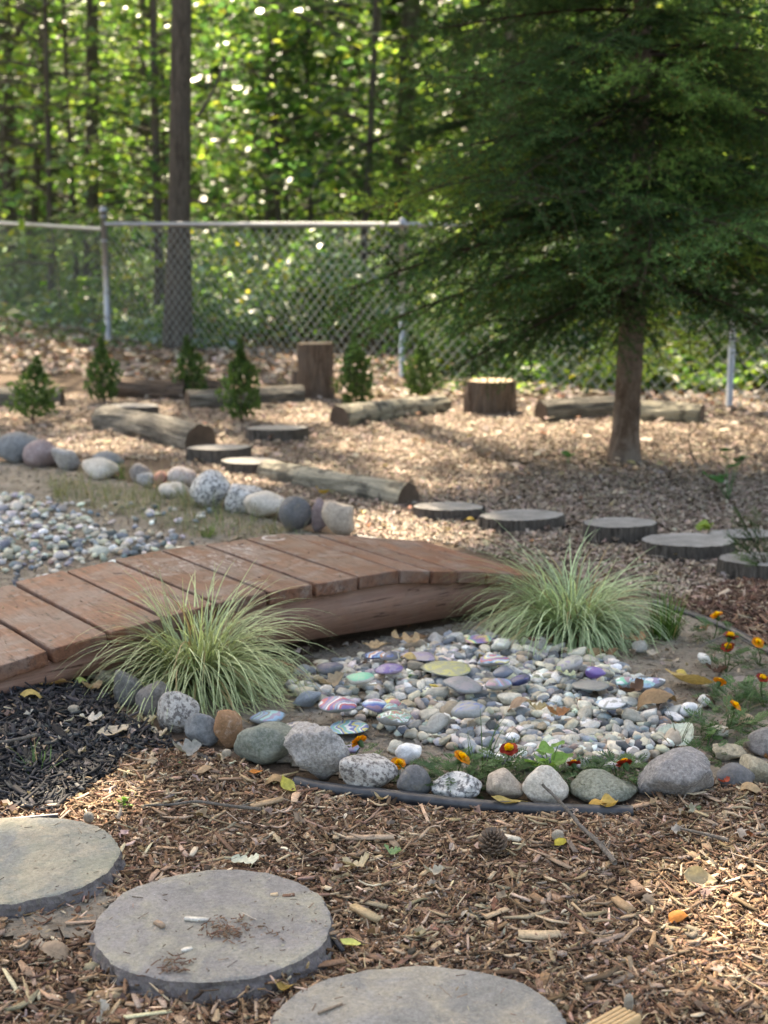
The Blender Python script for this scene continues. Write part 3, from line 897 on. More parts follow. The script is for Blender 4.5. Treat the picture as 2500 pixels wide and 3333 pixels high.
for yy in (.0, .56):
    top = np.array([(s, bz(s) - TH - .001) for s in ss]); bot = np.array([(s, -.0474 * s - .0015 if s > -1.1 else .02) for s in ss])
    V = []
    for y in (yy, yy + .038):
        V += [(s, y, z) for s, z in top] + [(s, y, min(z, t[1] - .004)) for (s, z), t in zip(bot, top)]
    n = len(ss); f = []
    for i in range(n - 1):
        f += [(n + i, n + i + 1, i + 1, i), (2 * n + i, 2 * n + i + 1, 3 * n + i + 1, 3 * n + i), (i, i + 1, 2 * n + i + 1, 2 * n + i), (n + i + 1, n + i, 3 * n + i, 3 * n + i + 1)]
    f += [(0, 2 * n, 3 * n, n), (n - 1, 2 * n - 1, 4 * n - 1, 3 * n - 1)]
    link('side_board', build('side_board', np.array(V), np.array(f)), m_fasc, bridge)

# ------------------------------------------------------------------ stepping stones
def slab_mat(name, a, b_, c_, cracks=0.0, seed=0.0):
    m, nt, b = new_mat(name, .8, .3)
    p = nd(nt, 'Mapping', {'Vector': coords(nt, 'Object'), 'Location': (seed, seed, seed)}).outputs[0]
    n1 = noise_(nt, p, 5, 6, .55, .6); n2 = noise_(nt, p, 11, 7, .65, .5); n3 = noise_(nt, p, 130, 6, .7)
    c = mixc(nt, ramp(nt, n1, [(.36, 0.0), (.62, 1.0)]), a, b_)
    c = mixc(nt, ramp(nt, n2, [(.45, 0.0), (.64, .9)]), c, c_)
    n6 = noise_(nt, p, 42, 5, .7, 1.0)
    n8 = noise_(nt, p, 330, 3, .7)
    c = mixc(nt, ramp(nt, n8, [(.56, 0.0), (.66, .55)]), c, (.12, .115, .11))
    c = mixc(nt, ramp(nt, n8, [(.30, .5), (.40, 0.0)]), c, (.48, .47, .44))
    c = mixc(nt, 1.0, c, ramp(nt, n6, [(.3, .84), (.7, 1.13)]), 'MULTIPLY')
    c = mixc(nt, 1.0, c, ramp(nt, n3, [(.25, .72), (.75, 1.25)]), 'MULTIPLY')
    pale = ramp(nt, noise_(nt, nd(nt, 'Mapping', {'Vector': p, 'Scale': (1, 3, 3), 'Rotation': (0, 0, .4)}).outputs[0], 30, 4, .7), [(.66, 0.0), (.74, .5)])
    c = mixc(nt, pale, c, (.46, .45, .43))
    lay = noise_(nt, p, 7, 3, .45, .8)
    step = ramp(nt, lay, [(.0, 0.0), (.44, .0), (.45, .5), (.58, .5), (.585, 1.0)])
    h = math_(nt, 'ADD', math_(nt, 'MULTIPLY', n3, .4), math_(nt, 'MULTIPLY', n2, .6))
    h = math_(nt, 'ADD', h, math_(nt, 'MULTIPLY', step, .06 + cracks))
    nt.links.new(c, b.inputs['Base Color'])
    bump(nt, b, h, .9, .014)
    return m


m_broken_shaded = rock_mat('broken_shaded_slab_edge', (.13, .115, .115), (.18, .158, .16), (.21, .195, .165), 26, .2, (.06, .05, .05), 1.0, fine=45)  # broken rim stone, colour also darkened for the shade on the slab sides


def stepping_stone(geom, thick, mat, label, seed):
    (c, rx, ry) = geom
    r = np.random.default_rng(seed)
    n = 220
    th = np.arange(n) / n * 2 * math.pi
    off = r.uniform(-50, 50)
    def nz(freq, o, z=0.0): return np.array([noise.fractal(Vector((math.cos(t) * freq + off + o, math.sin(t) * freq, z)), .8, 2, 4) for t in th])
    base = 1 + .022 * nz(1.5, 0) + .018 * nz(4, 9) + .007 * nz(11, 2) + .002 * nz(30, 5)
    facet = .035 * np.abs(nz(5, 3)) + .02 * nz(12, 4)
    rings = []
    for q in (0.0, .2, .4, .6, .75, .87, .94, .98):
        zz = np.array([.0016 * noise.fractal(Vector((math.cos(t) * q * 3 + off, math.sin(t) * q * 3, 5)), .8, 2, 3) for t in th])
        rings.append((base * q, thick + zz))
    rings.append((base, thick - .001 - .003 * np.abs(nz(9, 7))))
    for hgt, o in ((.86, .006), (.66, .016), (.44, .028), (.22, .030), (-.1, .02)):
        rings.append((base + o + facet * (1.15 - hgt) + .026 * nz(6.5, 11, hgt * 3) + .006 * nz(20, 13, hgt * 5), np.full(n, thick * hgt - .006) + .003 * nz(8, 20 + hgt)))
    V = []
    for rr, zz in rings[1:]:
        V.append(np.column_stack([np.cos(th) * rr * rx, np.sin(th) * rr * ry, zz]))
    V = np.concatenate([np.array([[0, 0, thick]])] + V)
    f3 = np.array([(0, 1 + i, 1 + (i + 1) % n) for i in range(n)])
    f4 = []
    for k in range(len(rings) - 2):
        a = 1 + k * n
        for i in range(n):
            j = (i + 1) % n
            f4.append((a + i, a + n + i, a + n + j, a + j))
    me = build('stepping_stone', V, [f3, np.array(f4)])
    sm = np.zeros(len(me.polygons), bool); sm[:n * 7] = True
    me.polygons.foreach_set('use_smooth', sm)
    me.materials.append(mat); me.materials.append(m_broken_shaded)
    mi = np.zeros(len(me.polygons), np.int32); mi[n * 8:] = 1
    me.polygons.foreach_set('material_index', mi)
    o = link('stepping_stone', me, mat, loc=(c[0], c[1], float(gz(c[0], c[1])) + .004))
    tag(o, label, 'stepping stone', 'round stepping stones in the mulch')


stepping_stone(ST_A, .036, slab_mat('slab_olive_grey', (.22, .225, .215), (.29, .285, .215), (.40, .35, .265), .16, 3.1), 'round olive grey stepping stone cut by the left picture edge', 1)
stepping_stone(ST_B, .037, slab_mat('slab_purple_grey', (.21, .202, .192), (.272, .256, .25), (.325, .308, .245), .04, 7.7), 'round purple grey stepping stone, the one wholly in view', 2)
stepping_stone(ST_C, .037, slab_mat('slab_grey', (.21, .206, .192), (.282, .272, .262), (.35, .315, .252), .03, 12.3), 'round grey stepping stone cut by the bottom picture edge', 3)

# ------------------------------------------------------------------ black edging
m_plastic, nt, b = new_mat('black_plastic', .42, .5)
n1 = noise_(nt, geo(nt, 'Position'), 40, 5)
nt.links.new(mixc(nt, ramp(nt, n1, [(.4, 0.0), (.7, 1.0)]), (.022, .025, .031), (.055, .058, .065)), b.inputs['Base Color'])


def spline(pts, n):
    pts = np.asarray(pts, float); t = np.linspace(0, len(pts) - 1, n)
    out = []
    for q in t:
        i = min(int(q), len(pts) - 2); f = q - i
        p0, p1, p2, p3 = pts[max(i - 1, 0)], pts[i], pts[i + 1], pts[min(i + 2, len(pts) - 1)]
        out.append(.5 * ((2 * p1) + (-p0 + p2) * f + (2 * p0 - 5 * p1 + 4 * p2 - p3) * f * f + (-p0 + 3 * p1 - 3 * p2 + p3) * f ** 3))
    return np.array(out)


def edging(px, r, label, z=.012):
    S = Soup()
    P_ = spline([gp(u, v, z) for u, v in px], 60)
    P_[:, 2] = z + gz(P_[:, 0], P_[:, 1])
    tube(S, P_, np.full(60, r), 12)
    tube(S, P_ + np.array([0, 0, -r * 1.1]), np.full(60, r * .35), 5)
    tag(link('garden_edging', S.mesh('garden_edging', True), m_plastic), label, 'garden edging')


edging([(960, 2530), (1040, 2548), (1120, 2560), (1300, 2582), (1480, 2606), (1650, 2622), (1850, 2633), (2060, 2640)], .0145, 'black plastic edging pipe curving under the front stones')
edging([(350, 2345), (430, 2378), (560, 2420), (700, 2468)], .010, 'black edging pipe half buried under the left front stones', .004)
edging([(2130, 1960), (2250, 1995), (2380, 2045), (2500, 2110), (2600, 2160)], .011, 'black plastic edging pipe between soil and mulch at the right')
edging([(1150, 1745), (1190, 1750), (1260, 1762)], .012, 'short piece of black edging behind the footbridge')
edging([(-60, 2668), (60, 2660), (190, 2648)], .006, 'thin black mulch stick built as edging above the leftmost stepping stone', .018)  # a black mulch stick, built with the edging tube

# ------------------------------------------------------------------ logs, stumps, slices
def bark_mat(name, a, b_, c_, sc=(1, 1, .12), freq=18, bstr=.8, patch=(4, .45, .65, .8)):
    m, nt, b = new_mat(name, .9, .15)
    p = coords(nt, 'Object', sc)
    n1 = noise_(nt, p, freq, 7, .65, .8); n2 = noise_(nt, coords(nt, 'Object'), patch[0], 4, .6); n3 = noise_(nt, p, freq * 5, 4, .7)
    c = mixc(nt, ramp(nt, n1, [(.38, 0.0), (.6, 1.0)]), a, b_)
    c = mixc(nt, ramp(nt, n2, [(patch[1], 0.0), (patch[2], patch[3])]), c, c_)
    c = mixc(nt, 1.0, c, ramp(nt, n3, [(.3, .75), (.7, 1.25)]), 'MULTIPLY')
    nt.links.new(c, b.inputs['Base Color'])
    bump(nt, b, math_(nt, 'ADD', n1, math_(nt, 'MULTIPLY', n3, .5)), bstr, .03)
    return m


def ring_mat(name, a, b_, scale=30):
    m, nt, b = new_mat(name, .85, .2)
    p = coords(nt, 'Object')
    w = nd(nt, 'TexWave', {'Vector': p, 'Scale': scale, 'Distortion': 2.0, 'Detail': 2.0}, wave_type='RINGS', rings_direction='Z').outputs[1]
    n1 = noise_(nt, p, 9, 6, .6, .5)
    c = mixc(nt, w, a, b_)
    c = mixc(nt, 1.0, c, ramp(nt, n1, [(.3, .65), (.7, 1.3)]), 'MULTIPLY')
    nt.links.new(c, b.inputs['Base Color'])
    bump(nt, b, math_(nt, 'ADD', w, n1), .3, .004)
    return m


m_logbark = bark_mat('log_bark_grey', (.06, .055, .048), (.23, .21, .175), (.10, .088, .075), freq=34, patch=(9, .5, .62, .7))
m_logpale = bark_mat('log_bark_pale', (.19, .175, .135), (.35, .32, .25), (.075, .07, .06), freq=22, patch=(11, .50, .58, .85))
m_logbrown = bark_mat('log_bark_brown', (.065, .045, .034), (.20, .145, .11), (.13, .105, .088), freq=45)
m_slicebark = bark_mat('slice_bark', (.04, .035, .03), (.17, .147, .127), (.10, .086, .075), freq=50)
m_cutdark = ring_mat('cut_wood_dark', (.075, .052, .04), (.12, .085, .062))
m_cutgrey = ring_mat('cut_wood_weathered', (.22, .208, .19), (.30, .283, .26))
m_cutpale = ring_mat('cut_wood_pale', (.30, .22, .15), (.40, .31, .215))


def ridged(th, z, off, f=7.0): return noise.ridged_multi_fractal(Vector((math.cos(th) * f / 2 + off, math.sin(th) * f / 2, z)), .8, 2, 3, 1, 2)


def round_wood(thing, r, L, m_b, m_c, seed, rough=.06, ridge_f=9, taper=0.0, bend=0.0, zs=3.0, k=40, rows=14, sy=1.0):
    """bark shell and two cut ends along local +Z from 0 to L, children of thing"""
    off = seed * 3.7
    th = np.arange(k) / k * 2 * math.pi
    V = []
    for i in range(rows + 1):
        z = L * i / rows
        for t in th:
            rr = r * (1 - taper * i / rows) * (1 + rough * (ridged(t, z * zs, off, ridge_f) - 1.0) + .09 * noise.noise(Vector((math.cos(t) * 1.2, math.sin(t) * 1.2, z * 3.5 + off))))
            V.append((rr * math.cos(t) + bend * math.sin(math.pi * i / rows), sy * rr * math.sin(t), z))
    V = np.array(V)
    f = np.array([(i * k + j, i * k + (j + 1) % k, (i + 1) * k + (j + 1) % k, (i + 1) * k + j) for i in range(rows) for j in range(k)])
    out = [link('bark', build('bark', V, f, True), m_b, thing)]
    for i, s in ((rows, 1), (0, -1)):
        rim = V[i * k:(i + 1) * k].copy()
        c = rim.mean(0); rim = c + (rim - c) * .985
        mid = c + (rim - c) * .5
        Vc = np.concatenate([[c], mid, rim]) + np.array([0, 0, s * .0015])
        ff3 = np.array([(0, 1 + j, 1 + (j + 1) % k) for j in range(k)]); ff4 = np.array([(1 + j, 1 + k + j, 1 + k + (j + 1) % k, 1 + (j + 1) % k) for j in range(k)])
        if s < 0: ff3, ff4 = ff3[:, ::-1], ff4[:, ::-1]
        out.append(link('cut_end', build('cut_end', Vc, [ff3, ff4], False), m_c, thing))
    return out


def log(p0, p1, r0, label, m_b=m_logbark, m_c=m_cutdark, seed=1, taper=.05, sink=.48, group='logs lying on the wood chips', knots=2):
    p0, p1 = np.array(p0, float), np.array(p1, float)
    z = r0 * (1 - sink)
    p0[2] = z + gz(p0[0], p0[1]); p1[2] = z * (1 - taper) + gz(p1[0], p1[1])
    d = p1 - p0; L = float(np.linalg.norm(d))
    e = empty('log', p0)
    e.rotation_mode = 'QUATERNION'; e.rotation_quaternion = Vector(d).to_track_quat('Z', 'Y')
    round_wood(e, r0, L, m_b, m_c, seed, .10, 7, taper, RNG.normal(0, .03), 3.0, 48, 26)
    for i in range(knots):
        S = Soup(); t = RNG.uniform(.2, .85) * L; a = RNG.uniform(-2.6, -.5)
        b0 = np.array([r0 * .8 * math.cos(a), r0 * .8 * math.sin(a), t])
        tube(S, [b0, b0 * np.array([1.3, 1.3, 1]) + [0, 0, .01]], [r0 * .25, r0 * .18], 8)
        link('branch_stub', S.mesh('branch_stub', True), m_b, e)
    tag(e, label, 'log', group)


def lg(ua, va, ub, vb, wpx, label, **kw):
    a, b_ = gp(ua, va), gp(ub, vb)
    r = wpx / 2 / ppm((a + b_) / 2)
    log(a, b_, r, label, seed=ua % 17 + 1, **kw)


lg(655, 1462, 345, 1395, 112, 'thick grey log with dark sawn end behind the back stones')
lg(365, 1290, 605, 1293, 82, 'brown log behind the second small evergreen from the left', m_b=m_logbrown)
lg(660, 1282, 735, 1282, 70, 'short log piece between the two middle evergreens', m_b=m_logbrown, knots=0)
lg(610, 1325, 985, 1308, 74, 'long grey log with dark end in front of the tall stump')
lg(1105, 1388, 1440, 1338, 84, 'pale knotty log with sawn left end, mid yard', m_b=m_logpale)
lg(1330, 1640, 865, 1548, 88, 'long pale birch like log leading to the wood slices', m_b=m_logpale, taper=.1)
lg(1760, 1365, 2010, 1350, 84, 'grey log with dark flank left of the spruce trunk')
lg(2080, 1362, 2285, 1375, 84, 'sunlit pale log right of the spruce trunk', m_b=m_logpale)
lg(-80, 1320, 205, 1318, 78, 'grey log behind the leftmost small evergreen')


def standing(name, box, label, cat, m_b, m_c, seed, group, lean=0.0, ridge=.09, zs=1.0, rf=12, sy=1.0):
    """stump or slice from its picture box: u range, v of top rim back edge and of base front edge"""
    u0, v0, u1, v1 = box
    uc = (u0 + u1) / 2
    pb = gp(uc, v1)
    k = ppm(pb); r = (u1 - u0) / 2 / k
    c = pb + np.array([0, r * sy, 0]); c[0] = gp(uc, v1)[0] * (c[1] / pb[1])
    k = ppm(c); r = (u1 - u0) / 2 / k
    # top rim: back edge seen at v0
    z = .0
    for q in np.linspace(.01, 1.0, 400):
        pt = np.array([c[0], c[1] + r * sy, q]); d = pt - CAMP
        v = 1666.5 - F * (d @ UP) / (d @ FW)
        z = q
        if v <= v0: break
    e = empty(name, (c[0], c[1], float(gz(c[0], c[1])) - .01))
    e.rotation_euler = (RNG.normal(0, .012), lean, RNG.uniform(0, 6) if sy == 1 else RNG.normal(0, .1))
    round_wood(e, r, z + .01, m_b, m_c, seed, ridge, rf, .03 if z > .2 else .0, 0, zs, 96, max(4, int(z / .03)), sy)
    tag(e, label, cat, group)


standing('stump', (974, 1113, 1086, 1300), 'tall upright log stump with pale sawn top before the fence', 'stump', m_logbrown, m_cutpale, 3, 'upright stumps')
standing('stump', (950, 1205, 1000, 1268), 'small dark stump peeping out left of the tall one', 'stump', m_logbrown, m_cutpale, 5, 'upright stumps')
standing('stump', (1510, 1226, 1675, 1350), 'short wide stump with sunlit top below the spruce boughs', 'stump', m_logbrown, m_cutpale, 4, 'upright stumps')
gs = 'flat wood slices set as a path'
SL = [((352, 1312, 516, 1354), 'low wood slice behind the thick grey log'),
      ((806, 1378, 1002, 1434), 'dark wood slice between the grey log and the knotty log'),
      ((614, 1446, 816, 1514), 'wood slice touching the sawn end of the grey log'),
      ((718, 1488, 910, 1544), 'thin wood slice just behind the birch like log'),
      ((1346, 1626, 1572, 1690), 'wood slice at the right end of the birch like log'),
      ((1564, 1652, 1830, 1732), 'wood slice second from the birch like log'),
      ((1892, 1682, 2140, 1770), 'pale topped wood slice behind the back grass clump'),
      ((2092, 1730, 2394, 1820), 'largest pale topped wood slice, right of the grass clump'),
      ((2310, 1720, 2530, 1766), 'wood slice behind the yellow green leaf near right edge'),
      ((2334, 1788, 2640, 1890), 'wood slice with clear growth rings cut by the right edge')]
for i, (bx, lb) in enumerate(SL):
    standing('wood_slice', bx, lb, 'wood slice', m_slicebark, m_cutgrey, 20 + i, gs, ridge=.07, zs=1.5, rf=34, sy=.66)

# ------------------------------------------------------------------ chain-link fence
m_zinc, nt, b = new_mat('galvanised_steel', .42, .5)
b.inputs['Metallic'].default_value = .75
n1 = noise_(nt, geo(nt, 'Position'), 12, 5)
nt.links.new(mixc(nt, n1, (.24, .25, .26), (.38, .39, .40)), b.inputs['Base Color'])
m_wire, nt, b = new_mat('galvanised_wire', .65, .3); b.inputs['Base Color'].default_value = (.27, .285, .27, 1)
P1, P2, P3 = gp(356, 1145), gp(1312, 1245), gp(2372, 1330)
dirf = (P3 - P1) / np.linalg.norm(P3 - P1)
P2 = gp(1308, 1240)
P4 = P3 + dirf * 2.9
PL = np.array([-5.9, 16.9, 0.0])
for q in (P1, P2, P3, P4, PL): q[2] = float(gz(q[0], q[1])) - .02
fence = empty('chain_link_fence', P1)
tag(fence, 'galvanised chain link fence between the yard and the wood', 'fence')
RAILZ = {0: 1.21, 1: 1.21}


def fpart(name, S, mat, smooth=True):
    me = S.mesh(name, smooth); me.transform(Matrix.Translation(Vector(-P1))); return link(name, me, mat, fence)


for q, hgt, r in ((P1, 1.345, .033), (P2, 1.225, .024), (P3, 1.225, .024), (P4, 1.225, .024), (PL, 1.3, .03)):
    S = Soup()
    zt = hgt
    tube(S, [q + [0, 0, -.05], np.array([q[0], q[1], zt])], [r, r], 14)
    po = fpart('post', S, m_zinc)
    S = Soup()
    tube(S, [[q[0], q[1], zt - .015], [q[0], q[1], zt + .012], [q[0], q[1], zt + .03], [q[0], q[1], zt + .036]], [r * 1.18, r * 1.18, r * .8, r * .2], 14)
    fpart('post_cap', S, m_zinc)
    if r > .03:
        for zb in (.12, .35, .6, .85, 1.08):
            S = Soup(); tube(S, [[q[0], q[1], zb + .2], [q[0], q[1], zb + .222]], [r * 1.15] * 2, 14); fpart('tension_band', S, m_zinc)
for a, b_, za, zb in ((P1, P2, 1.213, 1.205), (P2, P3, 1.205, 1.20), (P3, P4, 1.20, 1.20), (P1, PL, 1.165, 1.30)):
    S = Soup()
    A, B = np.array([a[0], a[1], za]), np.array([b_[0], b_[1], zb])
    u_ = (B - A) / np.linalg.norm(B - A)
    tube(S, [A + u_ * .03, B - u_ * .02], [.021, .021], 12)
    fpart('top_rail', S, m_zinc)
    # woven wire: two families of slanting wires, kept inside the panel
    S = Soup()
    Lh = float(np.linalg.norm((B - A)[:2])); ht = 1.17
    wv, wf = [], []
    step = .100
    base0 = np.array([A[0], A[1], 0]); ux = np.array([(B - A)[0], (B - A)[1], 0]) / Lh
    nrm = np.array([-ux[1], ux[0], 0])
    for sgn in (1, -1):
        k0 = -int(ht / step) - 1
        for k in range(k0, int(Lh / step) + 20):
            x0 = k * step
            if sgn > 0: s0, s1 = x0, x0 + ht
            else: s0, s1 = x0 + ht, x0
            t0, t1 = 0.0, 1.0
            ds = s1 - s0
            lo, hi = sorted(((0 - s0) / ds, (Lh - s0) / ds))
            t0, t1 = max(t0, lo), min(t1, hi)
            if t1 - t0 < .03: continue
            f0, f1 = (s0 + ds * t0) / Lh, (s0 + ds * t1) / Lh
            z_ = lambda fr, t: (1 - fr) * (a[2] + .06) + fr * (b_[2] + .06) + t * (za + (zb - za) * fr - .02 - .06 - (a[2] + (b_[2] - a[2]) * fr))
            q0 = base0 + ux * (s0 + ds * t0) + np.array([0, 0, z_(f0, t0)]) + nrm * .003 * sgn
            q1 = base0 + ux * (s0 + ds * t1) + np.array([0, 0, z_(f1, t1)]) + nrm * .003 * sgn
            tube(S, [q0, q1], [.0030, .0030], 4, cap=False)
    o = fpart('wire_mesh', S, m_wire)
    o['kind'] = 'stuff'

# ------------------------------------------------------------------ conifers
def conifer_branch(seed, L=1.0, droop=.22, dens=1.0, needle=.0150, nw=.0022):
    r = np.random.default_rng(seed)
    N = 14
    t = np.linspace(0, 1, N)
    ax = np.column_stack([t * L, .05 * L * np.sin(t * 3 + r.uniform(0, 6)), L * (.02 - droop * t ** 2 + .12 * droop * t ** 4)])
    W = Soup(); tube(W, ax, .009 * L * (1 - .85 * t) + .0008, 5, cap=False)
    segs = [(ax[i], ax[i + 1], t[i]) for i in range(4, N - 1)]
    ns = int(13 * dens)
    for i in range(ns):
        tt = .14 + .84 * i / ns
        for sd in (-1, 1):
            if r.random() < .08: continue
            p0 = np.array([np.interp(tt, t, ax[:, j]) for j in range(3)])
            ln = L * (.46 * (1 - tt) ** .75 + .10) * r.uniform(.7, 1.15) * (min(1, tt / .3) ** .5)
            an = math.radians(r.uniform(42, 62))
            d = np.array([math.cos(an), sd * math.sin(an), r.normal(-.06, .28)]); d /= np.linalg.norm(d)
            M_ = 5
            q = np.linspace(0, 1, M_)
            tw = p0 + q[:, None] * ln * d + np.column_stack([q ** 2 * ln * .12, 0 * q, -q ** 2 * ln * r.uniform(.1, .4)])
            tube(W, tw, .0022 * L * (1 - .8 * q) + .0004, 3, cap=False)
            segs += [(tw[j], tw[j + 1], q[j]) for j in range(M_ - 1)]
            nt_ = max(2, int(ln / .058))
            for j in range(nt_):
                u_ = (j + .7) / (nt_ + .5)
                b0 = np.array([np.interp(u_, q, tw[:, m]) for m in range(3)])
                for s2 in (-1, 1):
                    if r.random() < .12: continue
                    l2 = (.34 * ln * (1 - u_) + .035) * r.uniform(.7, 1.2)
                    a2 = math.atan2(d[1], d[0]) + s2 * math.radians(r.uniform(38, 60))
                    d2 = np.array([math.cos(a2), math.sin(a2), r.normal(-.2, .35)]); d2 /= np.linalg.norm(d2)
                    segs.append((b0, b0 + d2 * l2, .75))
    A = np.array([s[0] for s in segs]); B = np.array([s[1] for s in segs]); Q = np.array([s[2] for s in segs])
    ln = np.linalg.norm(B - A, axis=1)
    cnt = np.maximum(2, (ln / .0030).astype(int))
    idx = np.repeat(np.arange(len(segs)), cnt)
    f = r.random(len(idx))
    P0 = A[idx] + (B - A)[idx] * f[:, None]
    D = ((B - A) / ln[:, None])[idx]
    rnd = r.normal(0, 1, (len(idx), 3)); rnd -= (rnd * D).sum(1)[:, None] * D; rnd /= np.linalg.norm(rnd, axis=1)[:, None] + 1e-9
    rnd[:, 2] += .25
    nd_ = D * .75 + rnd * .75; nd_ /= np.linalg.norm(nd_, axis=1)[:, None]
    sd_ = np.cross(nd_, r.normal(0, 1, nd_.shape)); sd_ /= np.linalg.norm(sd_, axis=1)[:, None] + 1e-9
    nl = needle * r.uniform(.7, 1.2, len(idx))
    V = np.stack([P0 - sd_ * nw, P0 + sd_ * nw, P0 + nd_ * nl[:, None]], 1).reshape(-1, 3)
    Fc = np.arange(len(V)).reshape(-1, 3)
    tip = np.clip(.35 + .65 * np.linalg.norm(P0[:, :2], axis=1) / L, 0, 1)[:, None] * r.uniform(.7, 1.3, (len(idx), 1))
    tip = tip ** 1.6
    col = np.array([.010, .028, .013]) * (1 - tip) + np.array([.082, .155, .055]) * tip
    browny = r.random((len(idx), 1)) < .05
    col = np.where(browny, np.array([.10, .055, .02]), col)
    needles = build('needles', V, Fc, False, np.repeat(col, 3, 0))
    wood = W.mesh('limb', True)
    return needles, wood


m_limb = bark_mat('spruce_twig', (.035, .024, .016), (.06, .042, .028), (.05, .035, .024), (1, 1, 1), 30, .3)
m_needle = leaf_mat('spruce_needles', (1, 1, 1), .30, .85, spec=.08)
_nt = m_needle.node_tree                                   # each bough a little lighter, darker or yellower than the next
_mul = [q for q in _nt.nodes if q.type == 'MIX' and not q.inputs[7].is_linked][0]
_rv = _nt.nodes.new('ShaderNodeObjectInfo').outputs['Random']
_nt.links.new(ramp(_nt, _rv, [(0.0, (.4, .45, .5)), (.35, (.8, .85, .9)), (.7, (1.1, 1.15, 1.1)), (.94, (1.6, 1.55, 1.1)), (1.0, (2.6, 1.7, .7))]), _mul.inputs[7])
m_conifer_bark = bark_mat('spruce_bark', (.095, .062, .045), (.17, .125, .098), (.20, .165, .14), (1, 1, .5), 26, .7)
BRS = [conifer_branch(900 + i, 1.0, [.12, .19, .26, .15, .22, .30][i]) for i in range(6)]


def conifer(name, base, H, z0, r0, trunk_r, label, step=.145, per=8, lean=(0, 0), seed=1, rmin=.1, gap=.0, pitch0=-.16, zmax=None):
    r = np.random.default_rng(seed)
    e = empty(name, base)
    S = Soup()
    zz = np.array([-.05, .0, .06, .14, .3, .7, 1.3, 2.2, 3.2, H]) if H > 3.3 else np.linspace(0, H, 10)
    fl = np.array([1.75, 1.5, 1.28, 1.12, 1.03, 1, .9, .72, .45, .06])
    pts = np.column_stack([lean[0] * zz + .01 * np.sin(zz * 2.1), lean[1] * zz, zz])
    tube(S, pts, trunk_r * fl, 20)
    tk = link('trunk', S.mesh('trunk', True), m_conifer_bark, e)
    z = z0
    while z < H - .15 and (zmax is None or z < zmax):
        f = (z - z0) / (H - z0)
        rr = r0 * (1 - f) ** 1.1 * (.75 + .25 * min(1, f / .06))
        a0 = r.uniform(0, 6.28)
        for k in range(per):
            if r.random() < gap: continue
            br = BRS[r.integers(0, 6)]
            sc = max(rmin, rr * (r.uniform(.78, 1.1) if k % 2 == 0 else r.uniform(.4, .75)))
            yaw = a0 + k / per * 6.283 + r.normal(0, .16)
            pit = pitch0 + .42 * f + r.normal(0, .16)
            loc = (lean[0] * z, lean[1] * z, z + r.uniform(-.06, .06))
            rot = (float(np.clip(r.normal(0, .25), -.4, .4)), -max(pit, -.3), yaw)
            b1 = link('branch', br[0], m_needle, e, loc, rot, (sc, sc * .95, sc))
            link('limb', br[1], m_limb, b1)
        z += step * (1 - .25 * f)
    # dead lower snags on the trunk
    for k in range(7):
        S = Soup(); a = r.uniform(0, 6.28); zq = r.uniform(.25, z0 + .2)
        d = np.array([math.cos(a), math.sin(a), -.1])
        p0 = np.array([lean[0] * zq, lean[1] * zq, zq]); ln = r.uniform(.04, .3) if zq > z0 - .1 else .02
        tube(S, [p0 + d * trunk_r * .8, p0 + d * (trunk_r + ln * .6), p0 + d * (trunk_r + ln) + [0, 0, -.03]], [.012, .008, .003], 6)
        link('dead_twig', S.mesh('dead_twig', True), m_conifer_bark, e)
    return tag(e, label, 'spruce tree')


SPB = gp(2030, 1497)
conifer('spruce_tree', SPB, 4.7, .86, 1.70, .066, 'dark green spruce with bare lower trunk standing in the yard', lean=(.012, .01), seed=4, per=9, step=.155, pitch0=-.10, gap=.03)
sb = at_y(2560, 1290, 10.6)
conifer('spruce_tree', (sb[0], 10.6, .05), 5.5, .35, 1.35, .07, 'yellow green sunlit spruce at the right edge behind the yard spruce', seed=9, per=6, gap=.35, step=.2)
hb = at_y(1640, 1100, 14.6)
conifer('spruce_tree', (hb[0], 14.6, .1), 8.5, 1.9, 1.9, .12, 'tall thin spruce beyond the fence above the top rail', seed=12, per=6, step=.26, gap=.15, zmax=5.5)

# ------------------------------------------------------------------ young arborvitae
def arbor_mesh(seed, h=1.0, w=.23, narrow=1.3):
    r = np.random.default_rng(seed)
    n = 900
    z = r.beta(1.25, 1.5, n)
    prof = np.interp(z, [0, .08, .22, .45, .6, .72, .85, 1], [.5, .8, 1, .95, .72, .40 / narrow, .22 / narrow, .05])
    a_ = r.uniform(0, 6.283, n)
    prof = prof * (1 + .10 * np.sin(z * 17 + seed) + .28 * np.sin(a_ * 3 + z * 11 + seed) + .12 * np.sin(a_ * 5 - z * 23))
    a = a_; rad = np.sqrt(r.uniform(.1, 1.25, n)) * w * prof
    pos = np.column_stack([rad * np.cos(a), rad * np.sin(a), z * h * .96])
    bv = np.array([(0, -.1, 0), (.45, -.42, .0), (.8, -.2, .05), (1, 0, .1), (.8, .2, .05), (.45, .42, 0), (0, .1, 0)]); bf = np.array([(0, 1, 2, 3, 4, 5, 6)])
    S = Soup()
    R_ = rots(a + r.normal(0, .5, n), -r.uniform(.7, 1.35, n), r.uniform(0, 3.1, n))
    sc = r.uniform(.05, .085, n)[:, None] * np.array([1, .75, 1]) * np.where(z > .8, .7, 1)[:, None]
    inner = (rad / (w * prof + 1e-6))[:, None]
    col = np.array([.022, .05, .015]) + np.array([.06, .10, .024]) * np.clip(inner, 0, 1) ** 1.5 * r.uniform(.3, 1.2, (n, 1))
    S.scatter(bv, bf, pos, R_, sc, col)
    return S.mesh('foliage')


